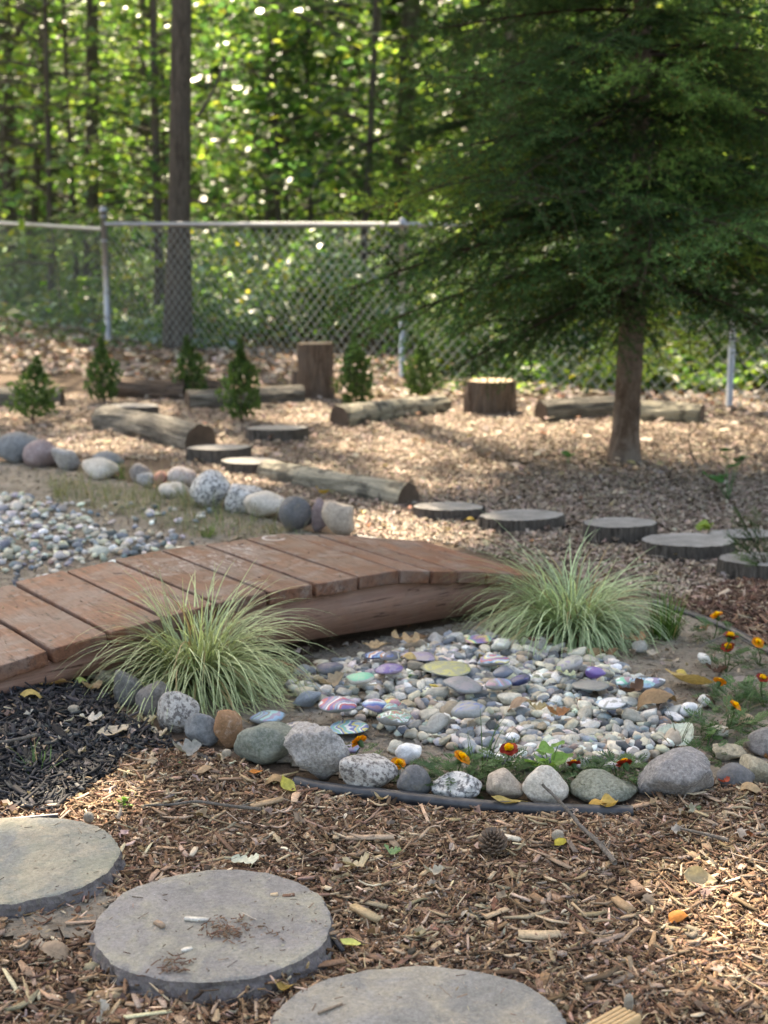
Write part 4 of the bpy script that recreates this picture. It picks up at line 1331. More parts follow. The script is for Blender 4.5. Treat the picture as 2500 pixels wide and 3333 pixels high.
m_arbor = leaf_mat('arborvitae_leaf', (1, 1, 1), .18, .55)
AV = [arbor_mesh(31), arbor_mesh(32, 1, .2, 1.7), arbor_mesh(33, 1, .21, 1.5), arbor_mesh(34, 1, .2, 1.2), arbor_mesh(35, 1, .22, 2.2), arbor_mesh(36, 1, .2, 1.0)]
for u, v0, v1, wpx, k, lb in ((105, 1168, 1375, 122, 0, 'leftmost young conical evergreen, broadest of the row'),
                              (340, 1100, 1312, 98, 1, 'young conical evergreen standing before the fence corner post'),
                              (632, 1098, 1292, 94, 2, 'young conical evergreen right of the brown log'),
                              (785, 1100, 1372, 108, 4, 'slender tall tipped evergreen behind the dark wood slice'),
                              (1162, 1092, 1335, 112, 3, 'young conical evergreen right of the tall stump'),
                              (1368, 1110, 1300, 100, 5, 'pale young evergreen half hidden by the spruce boughs')):
    p = gp(u, v1); k_ = ppm(p)
    H_ = (v1 - v0) / k_; W_ = wpx / k_ / .43
    e = empty('young_evergreen', (p[0], p[1], float(gz(p[0], p[1]))), RNG.uniform(0, 6))
    e.rotation_euler.x, e.rotation_euler.y = RNG.normal(0, .05), RNG.normal(0, .05)
    link('foliage', AV[k], m_arbor, e, (0, 0, .03), None, (W_, W_, H_))
    S = Soup(); tube(S, [[0, 0, -.02], [0, 0, H_ * .5]], [.012, .006], 7); link('stem', S.mesh('stem', True), m_conifer_bark, e)
    tag(e, lb, 'evergreen shrub', 'young evergreens in front of the fence')

# ------------------------------------------------------------------ wood beyond the fence
def leaf_poly(kind):
    if kind == 'maple':
        ang = np.radians([-90, -50, -35, 5, 25, 62, 75, 90, 105, 118, 155, 175, 215, 230])
        rad = np.array([.35, .55, .38, 1.0, .5, .95, .6, 1.25, .6, .95, .5, 1.0, .38, .55])
        V = np.column_stack([rad * np.cos(ang), rad * np.sin(ang) + .35, 0 * ang]) * .45
        return V
    V = np.array([(0, -.55, 0), (.26, -.25, .04), (.30, .08, .05), (.16, .38, .02), (0, .62, -.05), (-.16, .38, .02), (-.30, .08, .05), (-.26, -.25, .04)])
    return V


LP = {k: leaf_poly(k) for k in ('maple', 'oval')}
LP['hex'] = np.array([(0, -.55, 0), (.30, -.15, .05), (.24, .25, .05), (0, .6, -.04), (-.24, .25, .05), (-.30, -.15, .05)])
GREENS = [(.055, .115, .022), (.085, .15, .026), (.12, .185, .032), (.040, .088, .026), (.155, .20, .03), (.19, .19, .03)]
m_leaf = leaf_mat('broad_leaf', (1.05, 1.1, 1.7), .45, .4, spec=.5, tsc=(2.5, 2.65, 1.6))
m_woodbark = bark_mat('forest_bark', (.062, .052, .042), (.115, .10, .082), (.085, .078, .07), (1, 1, .25), 16, .9)
m_bigbark = bark_mat('ash_bark', (.05, .042, .034), (.115, .098, .08), (.08, .07, .06), (1, 1, .22), 24, 1.0)


def sapling_crown(seed, h=6.5, z0=.7, rad=1.9, nb=64, per=58, leaf=.13, kind='maple', gw=(.2, .25, .2, .15, .15, .05)):
    r = np.random.default_rng(seed)
    S, W = Soup(), Soup()
    P_, R_, Sc, C_ = [], [], [], []
    for i in range(nb):
        z = z0 + (h - z0) * (i + r.random()) / nb
        f = (z - z0) / (h - z0)
        L = rad * (1 - .65 * f) * r.uniform(.45, 1.15)
        a = r.uniform(0, 6.283)
        d = np.array([math.cos(a), math.sin(a), r.uniform(.1, .5)])
        t = np.linspace(0, 1, 6)
        ax = np.array([0, 0, z - L * .2]) + t[:, None] * L * d + np.column_stack([0 * t, 0 * t, -t ** 2 * L * r.uniform(.2, .7)])
        tube(W, ax, .012 * (1 - .8 * t) + .002, 4, cap=False)
        n = int(per * r.uniform(.5, 1.3) * L / rad) + 8
        tt = r.uniform(.2, 1.05, n) ** .8
        base = np.column_stack([np.interp(tt, t, ax[:, j]) for j in range(3)])
        side = np.array([-math.sin(a), math.cos(a), 0])
        sp = (r.random(n) - .5)[:, None] * side * L * .75 * (tt * (1.35 - tt))[:, None] * 1.6
        pos = base + sp + np.column_stack([0 * tt, 0 * tt, r.normal(-.03, .07, n)])
        P_.append(pos)
        R_.append(rots(r.uniform(0, 6.283, n), r.normal(0, .42, n), r.normal(.15, .42, n)))
        sz = leaf * r.uniform(.65, 1.2, n)
        Sc.append(np.column_stack([sz, sz, sz]))
        g_ = np.asarray(GREENS); w = np.asarray(gw) / np.sum(gw)
        C_.append(g_[r.choice(len(g_), n, p=w)] * r.uniform(.75, 1.2, (n, 1)))
    bv = LP[kind]
    S.scatter(bv, np.arange(len(bv))[None], np.concatenate(P_), np.concatenate(R_), np.concatenate(Sc), np.concatenate(C_))
    return S.mesh('crown'), W.mesh('twigs', True)


CROWNS = [sapling_crown(1), sapling_crown(2, kind='oval', leaf=.12, rad=1.7), sapling_crown(3, h=5.2, rad=1.6), sapling_crown(4, kind='oval', leaf=.10, h=7.5, rad=2.1, nb=80),
          sapling_crown(5, h=8, z0=2.0, rad=2.2, nb=70)]
DARKCROWN = sapling_crown(6, h=5.5, z0=1.6, rad=1.5, nb=60, leaf=.15, gw=(.3, .1, .0, .6, 0, 0))


def trunk_mesh(base, top, r0, r1, seed, n=16, wob=.05):
    r = np.random.default_rng(seed)
    t = np.linspace(0, 1, n)
    pts = np.asarray(base)[None] * (1 - t)[:, None] + np.asarray(top)[None] * t[:, None]
    ph = r.uniform(0, 6, 2)
    pts = pts + np.column_stack([wob * np.sin(t * 9 + ph[0]) * t, wob * np.sin(t * 7 + ph[1]) * t, 0 * t])
    rad = r0 + (r1 - r0) * t + r0 * .5 * np.exp(-t * 30)
    return pts, rad


# overstory: the tall trees at the wood's edge whose crowns, above the picture, shade the yard
def shaft_mask(P_, shafts):
    keep = np.ones(len(P_), bool)
    for (gx, gy, rr) in shafts:
        d = P_ - np.array([gx, gy, 0])
        along = d @ SUN
        perp = np.linalg.norm(d - along[:, None] * SUN, axis=1)
        keep &= perp > rr * (1 + .25 * np.sin(7 * np.arctan2(d[:, 1] * 3, d[:, 0] * 3)))
    return keep


def sp(u, v, r):
    q = gp(u, v); return (q[0], q[1], r)


SHAFTS = [sp(2500, 3010, .22), sp(2390, 2965, .12), sp(40, 2690, .10), sp(330, 2600, .14), sp(1370, 1715, .30), sp(1330, 1545, .4), sp(600, 1440, .25), sp(1250, 1350, .2),
          sp(700, 1560, .3), sp(450, 1450, .25), sp(1050, 1560, .2), sp(1750, 1400, .75), sp(2200, 1400, .9), sp(2000, 1340, 1.0), sp(1550, 1290, .9), sp(900, 1310, .5), sp(430, 1310, .6), sp(2450, 1440, .6), sp(1650, 1430, .5), sp(1900, 1440, .4), sp(1250, 1230, .7), sp(600, 1240, .6), sp(100, 1200, .6)]
SHAFTS += [sp(u_, v_, .75) for u_ in range(1560, 2600, 130) for v_ in (1290, 1340, 1390, 1435)]
SHAFTS += [sp(380, 1300, .7), sp(480, 1330, .5), sp(850, 1290, .6), sp(1000, 1340, .35), sp(300, 1440, .3)]


def tall_crown(c, rad, n, seed, leaf=.21):
    r = np.random.default_rng(seed)
    m = 38
    cl = r.normal(0, 1, (m, 3)); cl /= np.linalg.norm(cl, axis=1)[:, None]
    cl = cl * (r.uniform(.15, 1, (m, 1)) ** .5) * np.asarray(rad) * .8
    k = r.integers(0, m, n)
    P_ = cl[k] + r.normal(0, 1, (n, 3)) * np.asarray(rad) * .20 + np.asarray(c)
    P_ = P_[shaft_mask(P_, SHAFTS)]  # crown leaves cut away along sun lines so sun patches land at chosen spots
    n = len(P_)
    S = Soup()
    g_ = np.asarray(GREENS)
    S.scatter(LP['oval'] * np.array([1.35, 1, 1]), np.arange(8)[None], P_ - np.asarray(c), rots(r.uniform(0, 6.28, n), r.normal(0, .5, n), r.normal(0, .5, n)),
              leaf * r.uniform(.7, 1.3, (n, 1)) * np.ones(3), g_[r.integers(0, 5, n)])
    return S.mesh('crown')


def tall_tree(u0, v_ref, u1, wpx, y, H, label, crown=None, mat=m_woodbark, seed=1, branches=(), cat='tree', n=5200):
    """trunk through picture column u0 at row v_ref and u1 at the top row, standing at depth y"""
    a = at_y(u0, v_ref, y); tp = at_y(u1, 0, y)
    sl = (tp[0] - a[0]) / (tp[2] - a[2])
    zb = float(gz(a[0], y)) - .05
    base = np.array([a[0] + sl * (zb - a[2]), y, zb])
    r0 = wpx / 2 / ppm(at_y(u0, 700, y))
    e = empty('tree', base)
    pts, rad = trunk_mesh((0, 0, 0), (sl * H * .6, 0, H), r0 * 1.08, r0 * .45, seed)
    S = Soup(); tube(S, pts, rad, 18); link('trunk', S.mesh('trunk', True), mat, e)
    for (ua, va, ub, vb, wb) in branches:
        p0, p1 = at_y(ua, va, y) - base, at_y(ub, vb, y + .3) - base
        S = Soup(); tube(S, spline([p0, (p0 + p1) / 2 + [0, 0, -.05], p1], 8), np.linspace(wb, wb * .5, 8), 8); link('limb', S.mesh('limb', True), mat, e)
    if crown is not None:
        cx, cy, cz, rx, ry, rz = crown
        link('crown', tall_crown((cx, cy, cz), (rx, ry, rz), n, seed + 50), m_leaf, e, np.array([cx, cy, cz]) - base)
        S = Soup(); rr = np.random.default_rng(seed)
        for k in range(7):
            d = rr.normal(0, 1, 3) * np.array([rx, ry, rz]) * .5; st = pts[10 + k % 5]
            tube(S, spline([st, (st + np.array([cx, cy, cz]) - base + d) / 2 + [0, 0, .3], np.array([cx, cy, cz]) - base + d], 6), np.linspace(r0 * .4, r0 * .1, 6), 6)
        link('limbs', S.mesh('limbs', True), mat, e)
    return tag(e, label, cat, 'tall trees of the wood')


tall_tree(598, 700, 628, 66, 13.15, 19, 'thick straight grey trunk left of centre, nearest behind the fence', (-2.2, 12.6, 14.5, 3.4, 3.2, 4.6), m_bigbark, 1, [(645, 380, 735, 190, .02)], n=8200)
tall_tree(308, 700, 332, 40, 17.5, 17, 'slim dark trunk midway between left edge and the thick grey trunk', (-4.2, 15.2, 14.0, 3.0, 3.0, 4.0), seed=2)
tall_tree(12, 700, 14, 84, 19.0, 18, 'broad dark trunk at the left picture edge', (-7.5, 16.0, 15, 3.2, 3, 4), seed=3, branches=[(30, 160, 95, 0, .06)])
tall_tree(140, 600, 205, 26, 18.2, 14, 'thin leaning trunk nearest the broad left edge trunk', seed=4)
tall_tree(884, 700, 893, 36, 18.0, 16, 'slim black trunk right of the thick grey trunk, forking high', (.2, 14.6, 14.5, 3.2, 3.2, 4.6), seed=5, branches=[(900, 190, 1110, 0, .035), (890, 300, 960, 120, .02)], n=7600)
tall_tree(1335, 500, 1385, 58, 17.0, 18, 'leaning dark trunk between the centre and the spruce', (3.1, 14.0, 14.0, 3.2, 3.2, 4.4), seed=6, n=7600)
tall_tree(1525, 450, 1560, 96, 20.0, 20, 'broadest grey trunk left of the spruce crown', (5.2, 17.0, 17.0, 3.4, 3.2, 4.6), seed=7)
tall_tree(1590, 450, 1608, 62, 20.6, 18, 'dark trunk pressed against the broadest grey trunk', None, seed=8)
tall_tree(1712, 300, 1716, 38, 21.0, 18, 'dark trunk seen through the spruce top', None, seed=9)
tall_tree(745, 620, 760, 34, 23.0, 16, 'thin trunk in the dark gap right of the thick grey trunk', seed=10)
tall_tree(830, 650, 838, 40, 24.0, 16, 'short dark trunk deep between the grey and black trunks', seed=11)
tall_tree(1225, 600, 1240, 30, 26.0, 18, 'thin far trunk between the black and leaning trunks', None, seed=12)
tall_tree(470, 500, 500, 24, 24.0, 16, 'thin far trunk just left of the thick grey trunk', None, seed=13)
tall_tree(120, 400, 118, 30, 26.0, 16, 'thin far trunk behind the leaning left trunk', None, seed=14)
# trees of the same edge standing outside the picture on both sides
tall_tree(3400, 700, 3420, 120, 13.5, 18, 'tall tree of the wood edge beyond the right picture edge', (6.2, 12.2, 13.2, 3.2, 3.2, 4.4), seed=15, n=6500)
tall_tree(-900, 700, -920, 120, 13.5, 18, 'tall tree of the wood edge beyond the left picture edge', (-6.6, 12.2, 13.5, 3.2, 3.2, 4.6), seed=16, n=6500)

# understorey saplings: share crowns
spots = []
rr = np.random.default_rng(77)
for y, n in ((15.4, 5), (17.6, 7), (20.5, 8), (24, 9), (28, 10), (33, 12)):
    wx = y * .34
    for i in range(n):
        spots.append((-wx + 2 * wx * (i + rr.uniform(.15, .85)) / n, y + rr.uniform(-1.0, 1.2)))
for i, (x, y) in enumerate(spots):
    k = rr.integers(0, len(CROWNS))
    s_ = rr.uniform(.85, 1.25) * (1 + max(0, y - 20) * .02)
    e = empty('understorey_tree', (x, y, float(gz(x, y))), rr.uniform(0, 6.28))
    c_ = link('crown', CROWNS[k][0], m_leaf, e, None, None, (s_, s_, s_))
    link('twigs', CROWNS[k][1], m_woodbark, c_)
    S = Soup(); pts, rad = trunk_mesh((0, 0, -.05), (rr.normal(0, .3), 0, 6.5 * s_), rr.uniform(.025, .06), .01, i); tube(S, pts, rad, 8)
    link('trunk', S.mesh('trunk', True), m_woodbark, e)
    band = 'near' if y < 19 else 'far'
    tag(e, 'slender leafy young tree in the ' + ('front' if band == 'near' else 'depth') + ' of the wood', 'tree', 'young trees in the ' + ('front' if band == 'near' else 'depth') + ' of the wood')
for u, y, lb in ((905, 16.4, 'dark green broad leaved young tree in front of the slim black trunk'), (1010, 17.2, 'dark green broad leaved young tree right of the slim black trunk')):
    p = at_y(u, 735, y)
    e = empty('understorey_tree', (p[0], y, .1), 1.0)
    c_ = link('crown', DARKCROWN[0], m_leaf, e); link('twigs', DARKCROWN[1], m_woodbark, c_)
    S = Soup(); pts, rad = trunk_mesh((0, 0, -.05), (0, 0, 5.5), .04, .01, 5); tube(S, pts, rad, 8); link('trunk', S.mesh('trunk', True), m_woodbark, e)
    tag(e, lb, 'tree')

# undergrowth and far wood as masses
def leaf_mass(name, n, fx, fy, fz, leaf, kind, gw, label, seed, clump=0, tilt=.5):
    r = np.random.default_rng(seed)
    y = fy(r, n); x = fx(r, y); z = fz(r, x, y)
    S = Soup(); bv = LP[kind]; g_ = np.asarray(GREENS + [(.26, .22, .03), (.26, .33, .22)]); w = np.asarray(gw, float) / np.sum(gw)
    sz = leaf * r.uniform(.6, 1.4, n)
    S.scatter(bv, np.arange(len(bv))[None], np.column_stack([x, y, z + gz(x, y)]), rots(r.uniform(0, 6.28, n), r.normal(0, tilt, n), r.normal(0, tilt, n)), sz[:, None] * np.ones(3),
              g_[r.choice(len(g_), n, p=w)] * r.uniform(.75, 1.2, (n, 1)))
    return tag(link(name, S.mesh(name), m_leaf), label, 'undergrowth', kind='stuff')


def hump(x, y): return .55 + .35 * np.sin(1.9 * x + .7 * y) + .25 * np.sin(3.7 * x - 1.3 * y + 2)


def fence_y(x): return np.where(x < P1[0], P1[1] + (x - P1[0]) / (PL[0] - P1[0]) * (PL[1] - P1[1]), P1[1] + (x - P1[0]) * dirf[1] / dirf[0])


leaf_mass('undergrowth', 52000, lambda r, y: r.uniform(-1, 1, len(y)) * y * .36, lambda r, n: 13 + 11 * r.random(n) ** 1.4,
          lambda r, x, y: (r.random(len(x)) ** .55) * np.clip(hump(x, y) + (y - 14) * .02, .12, 1.5) * np.clip((y - fence_y(x) - .25) / .8, 0, 1), .088, 'hex',
          (.2, .3, .25, .03, .06, .02, .04, .16), 'dense leafy undergrowth on the wood floor beyond the fence', 5)
leaf_mass('undergrowth', 20000, lambda r, y: .3 + 4.2 * r.random(len(y)), lambda r, n: 9.9 + 4.5 * r.random(n),
          lambda r, x, y: (r.random(len(x)) ** .6) * np.clip(hump(x, y) * .8, .1, 1.1) * np.clip((y - fence_y(x) - .2) / .6, 0, 1), .083, 'hex',
          (.25, .25, .2, .1, .12, .05, .05, .03), 'leafy undergrowth behind the fence on the spruce side', 6)
leaf_mass('far_woodland', 90000, lambda r, y: r.uniform(-1, 1, len(y)) * y * .42, lambda r, n: 36 + 16 * r.random(n),
          lambda r, x, y: 15 * r.random(len(x)) ** .9, .52, 'hex', (.2, .25, .25, .1, .15, .05, 0, 0), 'distant leafy wood closing the view', 8)

# ------------------------------------------------------------------ leaf litter near the fence
S = Soup()
LIT = np.array([(-6.5, 15.5), (-2.6, 13.9), (.2, 12.0), (1.2, 13.0), (3.6, 11.6), (5.5, 9.5), (5.5, 7.4), (2.6, 8.6), (.5, 9.3), (-1.2, 10.6), (-3.0, 10.9), (-5.5, 10.8)])
litcol = [(.27, .20, .155), (.38, .305, .25), (.17, .12, .092), (.46, .395, .33), (.34, .15, .08), (.36, .29, .16)]
p = sample_poly(LIT, 15000); n = len(p)
bv = LP['oval'] * np.array([1.3, 1, 1.8])
S.scatter(bv, np.arange(8)[None], np.column_stack([p, gz(p[:, 0], p[:, 1]) + .01 + RNG.uniform(0, .025, n)]), rots(RNG.uniform(0, 6.28, n), RNG.normal(0, .28, n), RNG.normal(0, .28, n)),
          RNG.uniform(.035, .075, n)[:, None] * np.ones(3), pick(litcol, [.25, .27, .2, .2, .05, .03], n))
p = sample_poly(BACK2, 500); n = len(p)
S.scatter(bv, np.arange(8)[None], np.column_stack([p, gz(p[:, 0], p[:, 1]) + .022 + RNG.uniform(0, .02, n)]), rots(RNG.uniform(0, 6.28, n), RNG.normal(0, .25, n), RNG.normal(0, .25, n)),
          RNG.uniform(.03, .055, n)[:, None] * np.ones(3), pick(litcol, [.25, .25, .2, .25, .03, .02], n))
m_dry = leaf_mat('dry_leaf_litter', (.9, .9, .92), .15, .75)
tag(link('leaf_litter', S.mesh('leaf_litter'), m_dry), 'dry fallen leaves heaped along the fence', 'leaf litter', kind='stuff')

# ------------------------------------------------------------------ ornamental grasses
def blades(seed, n, Lr, width, spread, droop, c_edge, c_mid, base_r, segs=9, up=.0, var=.25):
    r = np.random.default_rng(seed)
    th = r.uniform(0, 6.283, n) + .35 * np.sin(r.uniform(0, 6.283, n) * 2 + seed)
    th = th + .12 * np.sin(th + seed)
    ph0 = np.minimum(np.abs(r.normal(0, spread, n)), 1.25) + .04
    L = r.uniform(*Lr, n) * (1 - .15 * np.abs(r.normal(0, 1, n))) * (1 + .12 * np.sin(th + seed))
    dr = r.uniform(*droop, n) * (.55 + .55 * np.clip(ph0 / .5, 0, 1.2))
    br = np.sqrt(r.random(n)) * base_r
    ba = th + r.normal(0, .7, n)
    P_ = np.column_stack([br * np.cos(ba), br * np.sin(ba), np.zeros(n)])
    tw = r.normal(0, .35, n)
    rows = []
    for i in range(segs + 1):
        t = i / segs
        ph = np.minimum(ph0 + dr * t ** 1.15, 2.75)
        hd = th + tw * t
        if i > 0:
            P_ = P_ + np.column_stack([np.sin(ph) * np.cos(hd), np.sin(ph) * np.sin(hd), np.cos(ph)]) * (L / segs)[:, None]
            P_[:, 2] = np.maximum(P_[:, 2], .006 + r.random(n) * .01)
        sd = np.column_stack([-np.sin(hd), np.cos(hd), .15 * np.ones(n)])
        w = width * (1 - t ** 2.2) * (.6 + .4 * min(1, t * 5)) + .0002
        nrm = np.column_stack([-np.cos(ph) * np.cos(hd), -np.cos(ph) * np.sin(hd), np.sin(ph)])
        for q in (-1, -.38, .38, 1):
            rows.append(P_ + sd * (w * q) + nrm * (w * .35 * abs(q)))
    k = 4 * (segs + 1)
    V = np.stack(rows, 1).reshape(-1, 3)
    f = []
    for i in range(segs):
        for j in range(3): f.append((i * 4 + j, i * 4 + j + 1, i * 4 + 5 + j, i * 4 + 4 + j))
    f = np.array(f)
    Fc = (f[None] + (np.arange(n) * k)[:, None, None]).reshape(-1, 4)
    kk = np.exp(r.normal(0, var, (n, 1, 1)))
    dead = (r.random(n) < .07)[:, None, None]
    base = np.empty((1, k, 3))
    for i in range(segs + 1):
        t = i / segs
        for j in range(4):
            base[0, i * 4 + j] = (np.array(c_edge) if j in (0, 3) else np.array(c_mid))
    C_ = np.where(dead, np.array([.32, .24, .13]), base * kk)
    return V, Fc, np.broadcast_to(C_, (n, k, 3)).reshape(-1, 3)


m_grass = leaf_mat('variegated_blade', (1, 1, 1), .28, .45)


def grass(px, seed, n, Lr, label, scale=1.0, c_edge=(.10, .18, .08), c_mid=(.52, .57, .33), width=.0019, spread=.55, droop=(.9, 2.2), base_r=.045, cat='grass clump', z=0.0, extra=None):
    p = gp(px[0], px[1])
    S = Soup()
    V, Fc, C_ = blades(seed, n, Lr, width, spread, droop, c_edge, c_mid, base_r)
    S.add(V, Fc, C_)
    if extra:
        V, Fc, C_ = blades(seed + 1, *extra[:1], extra[1], width * .8, extra[2], extra[3], c_edge, c_mid, base_r)
        S.add(V, Fc, C_)
    e = empty('ornamental_grass', (p[0], p[1], float(gz(p[0], p[1])) + z))
    o = link('blades', S.mesh('blades', True), m_grass, e); o['kind'] = 'stuff'
    S = Soup()
    V, Fc, C_ = blades(seed + 7, max(4, n // 6), (.05, .10), width * 1.2, .5, (.3, .9), np.array(c_edge) * .8, np.array(c_mid) * .7, base_r)
    S.add(V, Fc, C_)
    o = link('dead_base', S.mesh('dead_base', True), m_grass, e); o['kind'] = 'stuff'
    return tag(e, label, cat)


grass((648, 2228), 41, 980, (.30, .475), 'large variegated green and cream grass clump in front of the footbridge', width=.0024, base_r=.06, spread=.66, droop=(1.7, 3.0), extra=(50, (.30, .42), .22, (.5, 1.6)))
grass((1858, 2066), 43, 940, (.30, .48), 'variegated pale grass clump behind the pebbles at the bridge end', width=.0024, base_r=.065, spread=.72, droop=(1.7, 3.0), c_edge=(.12, .215, .11), c_mid=(.42, .51, .31), extra=(30, (.26, .34), .3, (.7, 1.6)))
grass((2165, 2078), 45, 150, (.10, .17), 'small dark green grass tuft right of the pale clump', c_edge=(.05, .115, .02), c_mid=(.08, .16, .03), width=.0017, spread=.22, droop=(.1, .6), base_r=.04)
GT = ((620, 1655, 60, (.12, .26), (.10, .13, .085), (.2, .24, .16), 'wispy blue green grass tuft below the big white back stone'), (400, 1560, 30, (.08, .16), (.09, .15, .03), (.12, .2, .05), 'little green tuft below the cream back stone'),
      (680, 1745, 40, (.04, .09), (.11, .17, .04), (.14, .22, .06), 'short green tuft beside the bridge far edge'), (125, 2515, 12, (.05, .09), (.07, .14, .04), (.10, .19, .06), 'tiny grass sprout in the black mulch'),
      (1560, 2520, 26, (.09, .17), (.045, .09, .025), (.06, .12, .03), 'thin grass growing among the front marigold leaves'), (2210, 2430, 8, (.10, .18), (.06, .08, .04), (.09, .11, .05), 'few thin grass stems before the pale green leaf'),
      (2400, 2330, 14, (.08, .16), (.06, .11, .03), (.08, .14, .05), 'thin grass stems rising among the right marigold foliage'), (200, 1610, 40, (.06, .14), (.13, .15, .06), (.18, .2, .09), 'dry yellowish tuft at the left stream bed'),
      (530, 1600, 26, (.08, .2), (.13, .15, .06), (.2, .2, .1), 'thin dry tuft under the red back stone'), (900, 1740, 26, (.05, .1), (.12, .14, .06), (.18, .18, .09), 'short dry tuft below the dark round back stone'))
for i, (u, v, n_, Lr, ce, cm, lb) in enumerate(GT):
    grass((u, v), 60 + i, n_, Lr, lb, c_edge=ce, c_mid=cm, width=.0012, spread=.5, droop=(.2, 1.2), base_r=.03, cat='grass tuft')

S = Soup()
BANK = wpoly([(150, 1560), (560, 1610), (900, 1720), (1000, 1755), (640, 1755), (430, 1690), (180, 1640)])
for poly, n_, Lr_, ce, cm in ((BANK, 900, (.05, .16), (.13, .14, .07), (.2, .2, .11)), (BANK, 500, (.04, .12), (.09, .15, .04), (.13, .2, .06)), (LBED, 500, (.03, .08), (.16, .14, .09), (.22, .19, .12))):
    V, Fc, C_ = blades(n_, n_, Lr_, .0012, .8, (.3, 1.2), ce, cm, .001, segs=4)
    q = sample_poly(poly, n_); k4 = len(V) // n_
    V = V + np.repeat(np.column_stack([q, gz(q[:, 0], q[:, 1])]), k4, 0)
    S.add(V, Fc, C_)
tag(link('sparse_grass', S.mesh('sparse_grass', True), m_grass), 'sparse thin grass on the stream bank behind the bridge', 'grass', kind='stuff')

# ------------------------------------------------------------------ marigolds
def fern_leaf(S, base, d, up, L, r, col):
    """pinnate leaf: narrow toothed leaflets along a midrib"""
    d = d / np.linalg.norm(d); sd = np.cross(d, up); sd /= np.linalg.norm(sd) + 1e-9; nn = np.cross(sd, d)
    n = 7
    for i in range(n):
        t = .22 + .78 * i / (n - 1)
        b0 = base + d * L * t + nn * (-L * .25 * t * t)
        ll = L * .38 * (1 - .55 * abs(t - .5) * 1.6)
        for s in ((-1, 1) if i < n - 1 else (0,)):
            ld = d * (.75 if s else 1) + sd * s * .75 + nn * r.normal(0, .15); ld /= np.linalg.norm(ld)
            wv = np.cross(ld, nn); wv /= np.linalg.norm(wv) + 1e-9
            w = ll * .15
            V = np.array([b0, b0 + ld * ll * .4 + wv * w, b0 + ld * ll, b0 + ld * ll * .4 - wv * w])
            S.add(V, np.array([(0, 1, 2, 3)]), col * r.uniform(.7, 1.25))
    V = np.array([base - sd * .0008, base + sd * .0008, base + d * L - nn * L * .25]); S.add(V, np.array([(0, 1, 2)]), col * .8)


m_mari = leaf_mat('marigold_leaf', (1, 1, 1), .25, .5)
m_petal = leaf_mat('marigold_petal', (1, 1, 1), .3, .55)


def flower_meshes(seed, red):
    r = np.random.default_rng(seed)
    out = []
    for part_, n, rad, el0, el1, cols in (('outer_petals', 11, 1.0, .05, .35, [(.22, .015, .012), (.30, .03, .012)] if red else [(.62, .2, .01), (.70, .3, .012)]),
                                          ('inner_petals', 34, .62, .35, 1.45, [(.95, .66, .03), (.95, .76, .05), (.9, .48, .015)])):
        S = Soup()
        for i in range(n):
            a = i * 2.399 + r.normal(0, .2); el = r.uniform(el0, el1)
            d = np.array([math.cos(a) * math.cos(el), math.sin(a) * math.cos(el), math.sin(el)])
            sd = np.array([-math.sin(a), math.cos(a), 0]); nn = np.cross(d, sd) * -1
            L = rad * r.uniform(.8, 1.1); w = L * (.42 if part_ == 'outer_petals' else .34)
            V = np.array([[0, 0, 0], d * L * .45 - sd * w * .8, d * L * .85 - sd * w + nn * -.08, d * L * 1.0 + nn * r.uniform(-.12, .12), d * L * .85 + sd * w + nn * -.08, d * L * .45 + sd * w * .8])
            V[1:, 2] += .05
            S.add(V, np.array([(0, 1, 2, 3), (0, 3, 4, 5)]), np.array(cols[r.integers(0, len(cols))]) * r.uniform(.8, 1.15))
        out.append((part_, S.mesh(part_)))
    S = Soup(); tube(S, [[0, 0, -.75], [0, 0, -.45], [0, 0, -.1], [0, 0, .08]], [.12, .3, .34, .3], 10, (.05, .10, .03)); out.append(('calyx', S.mesh('calyx', True)))
    return out


FLO = [flower_meshes(5, True), flower_meshes(6, False)]


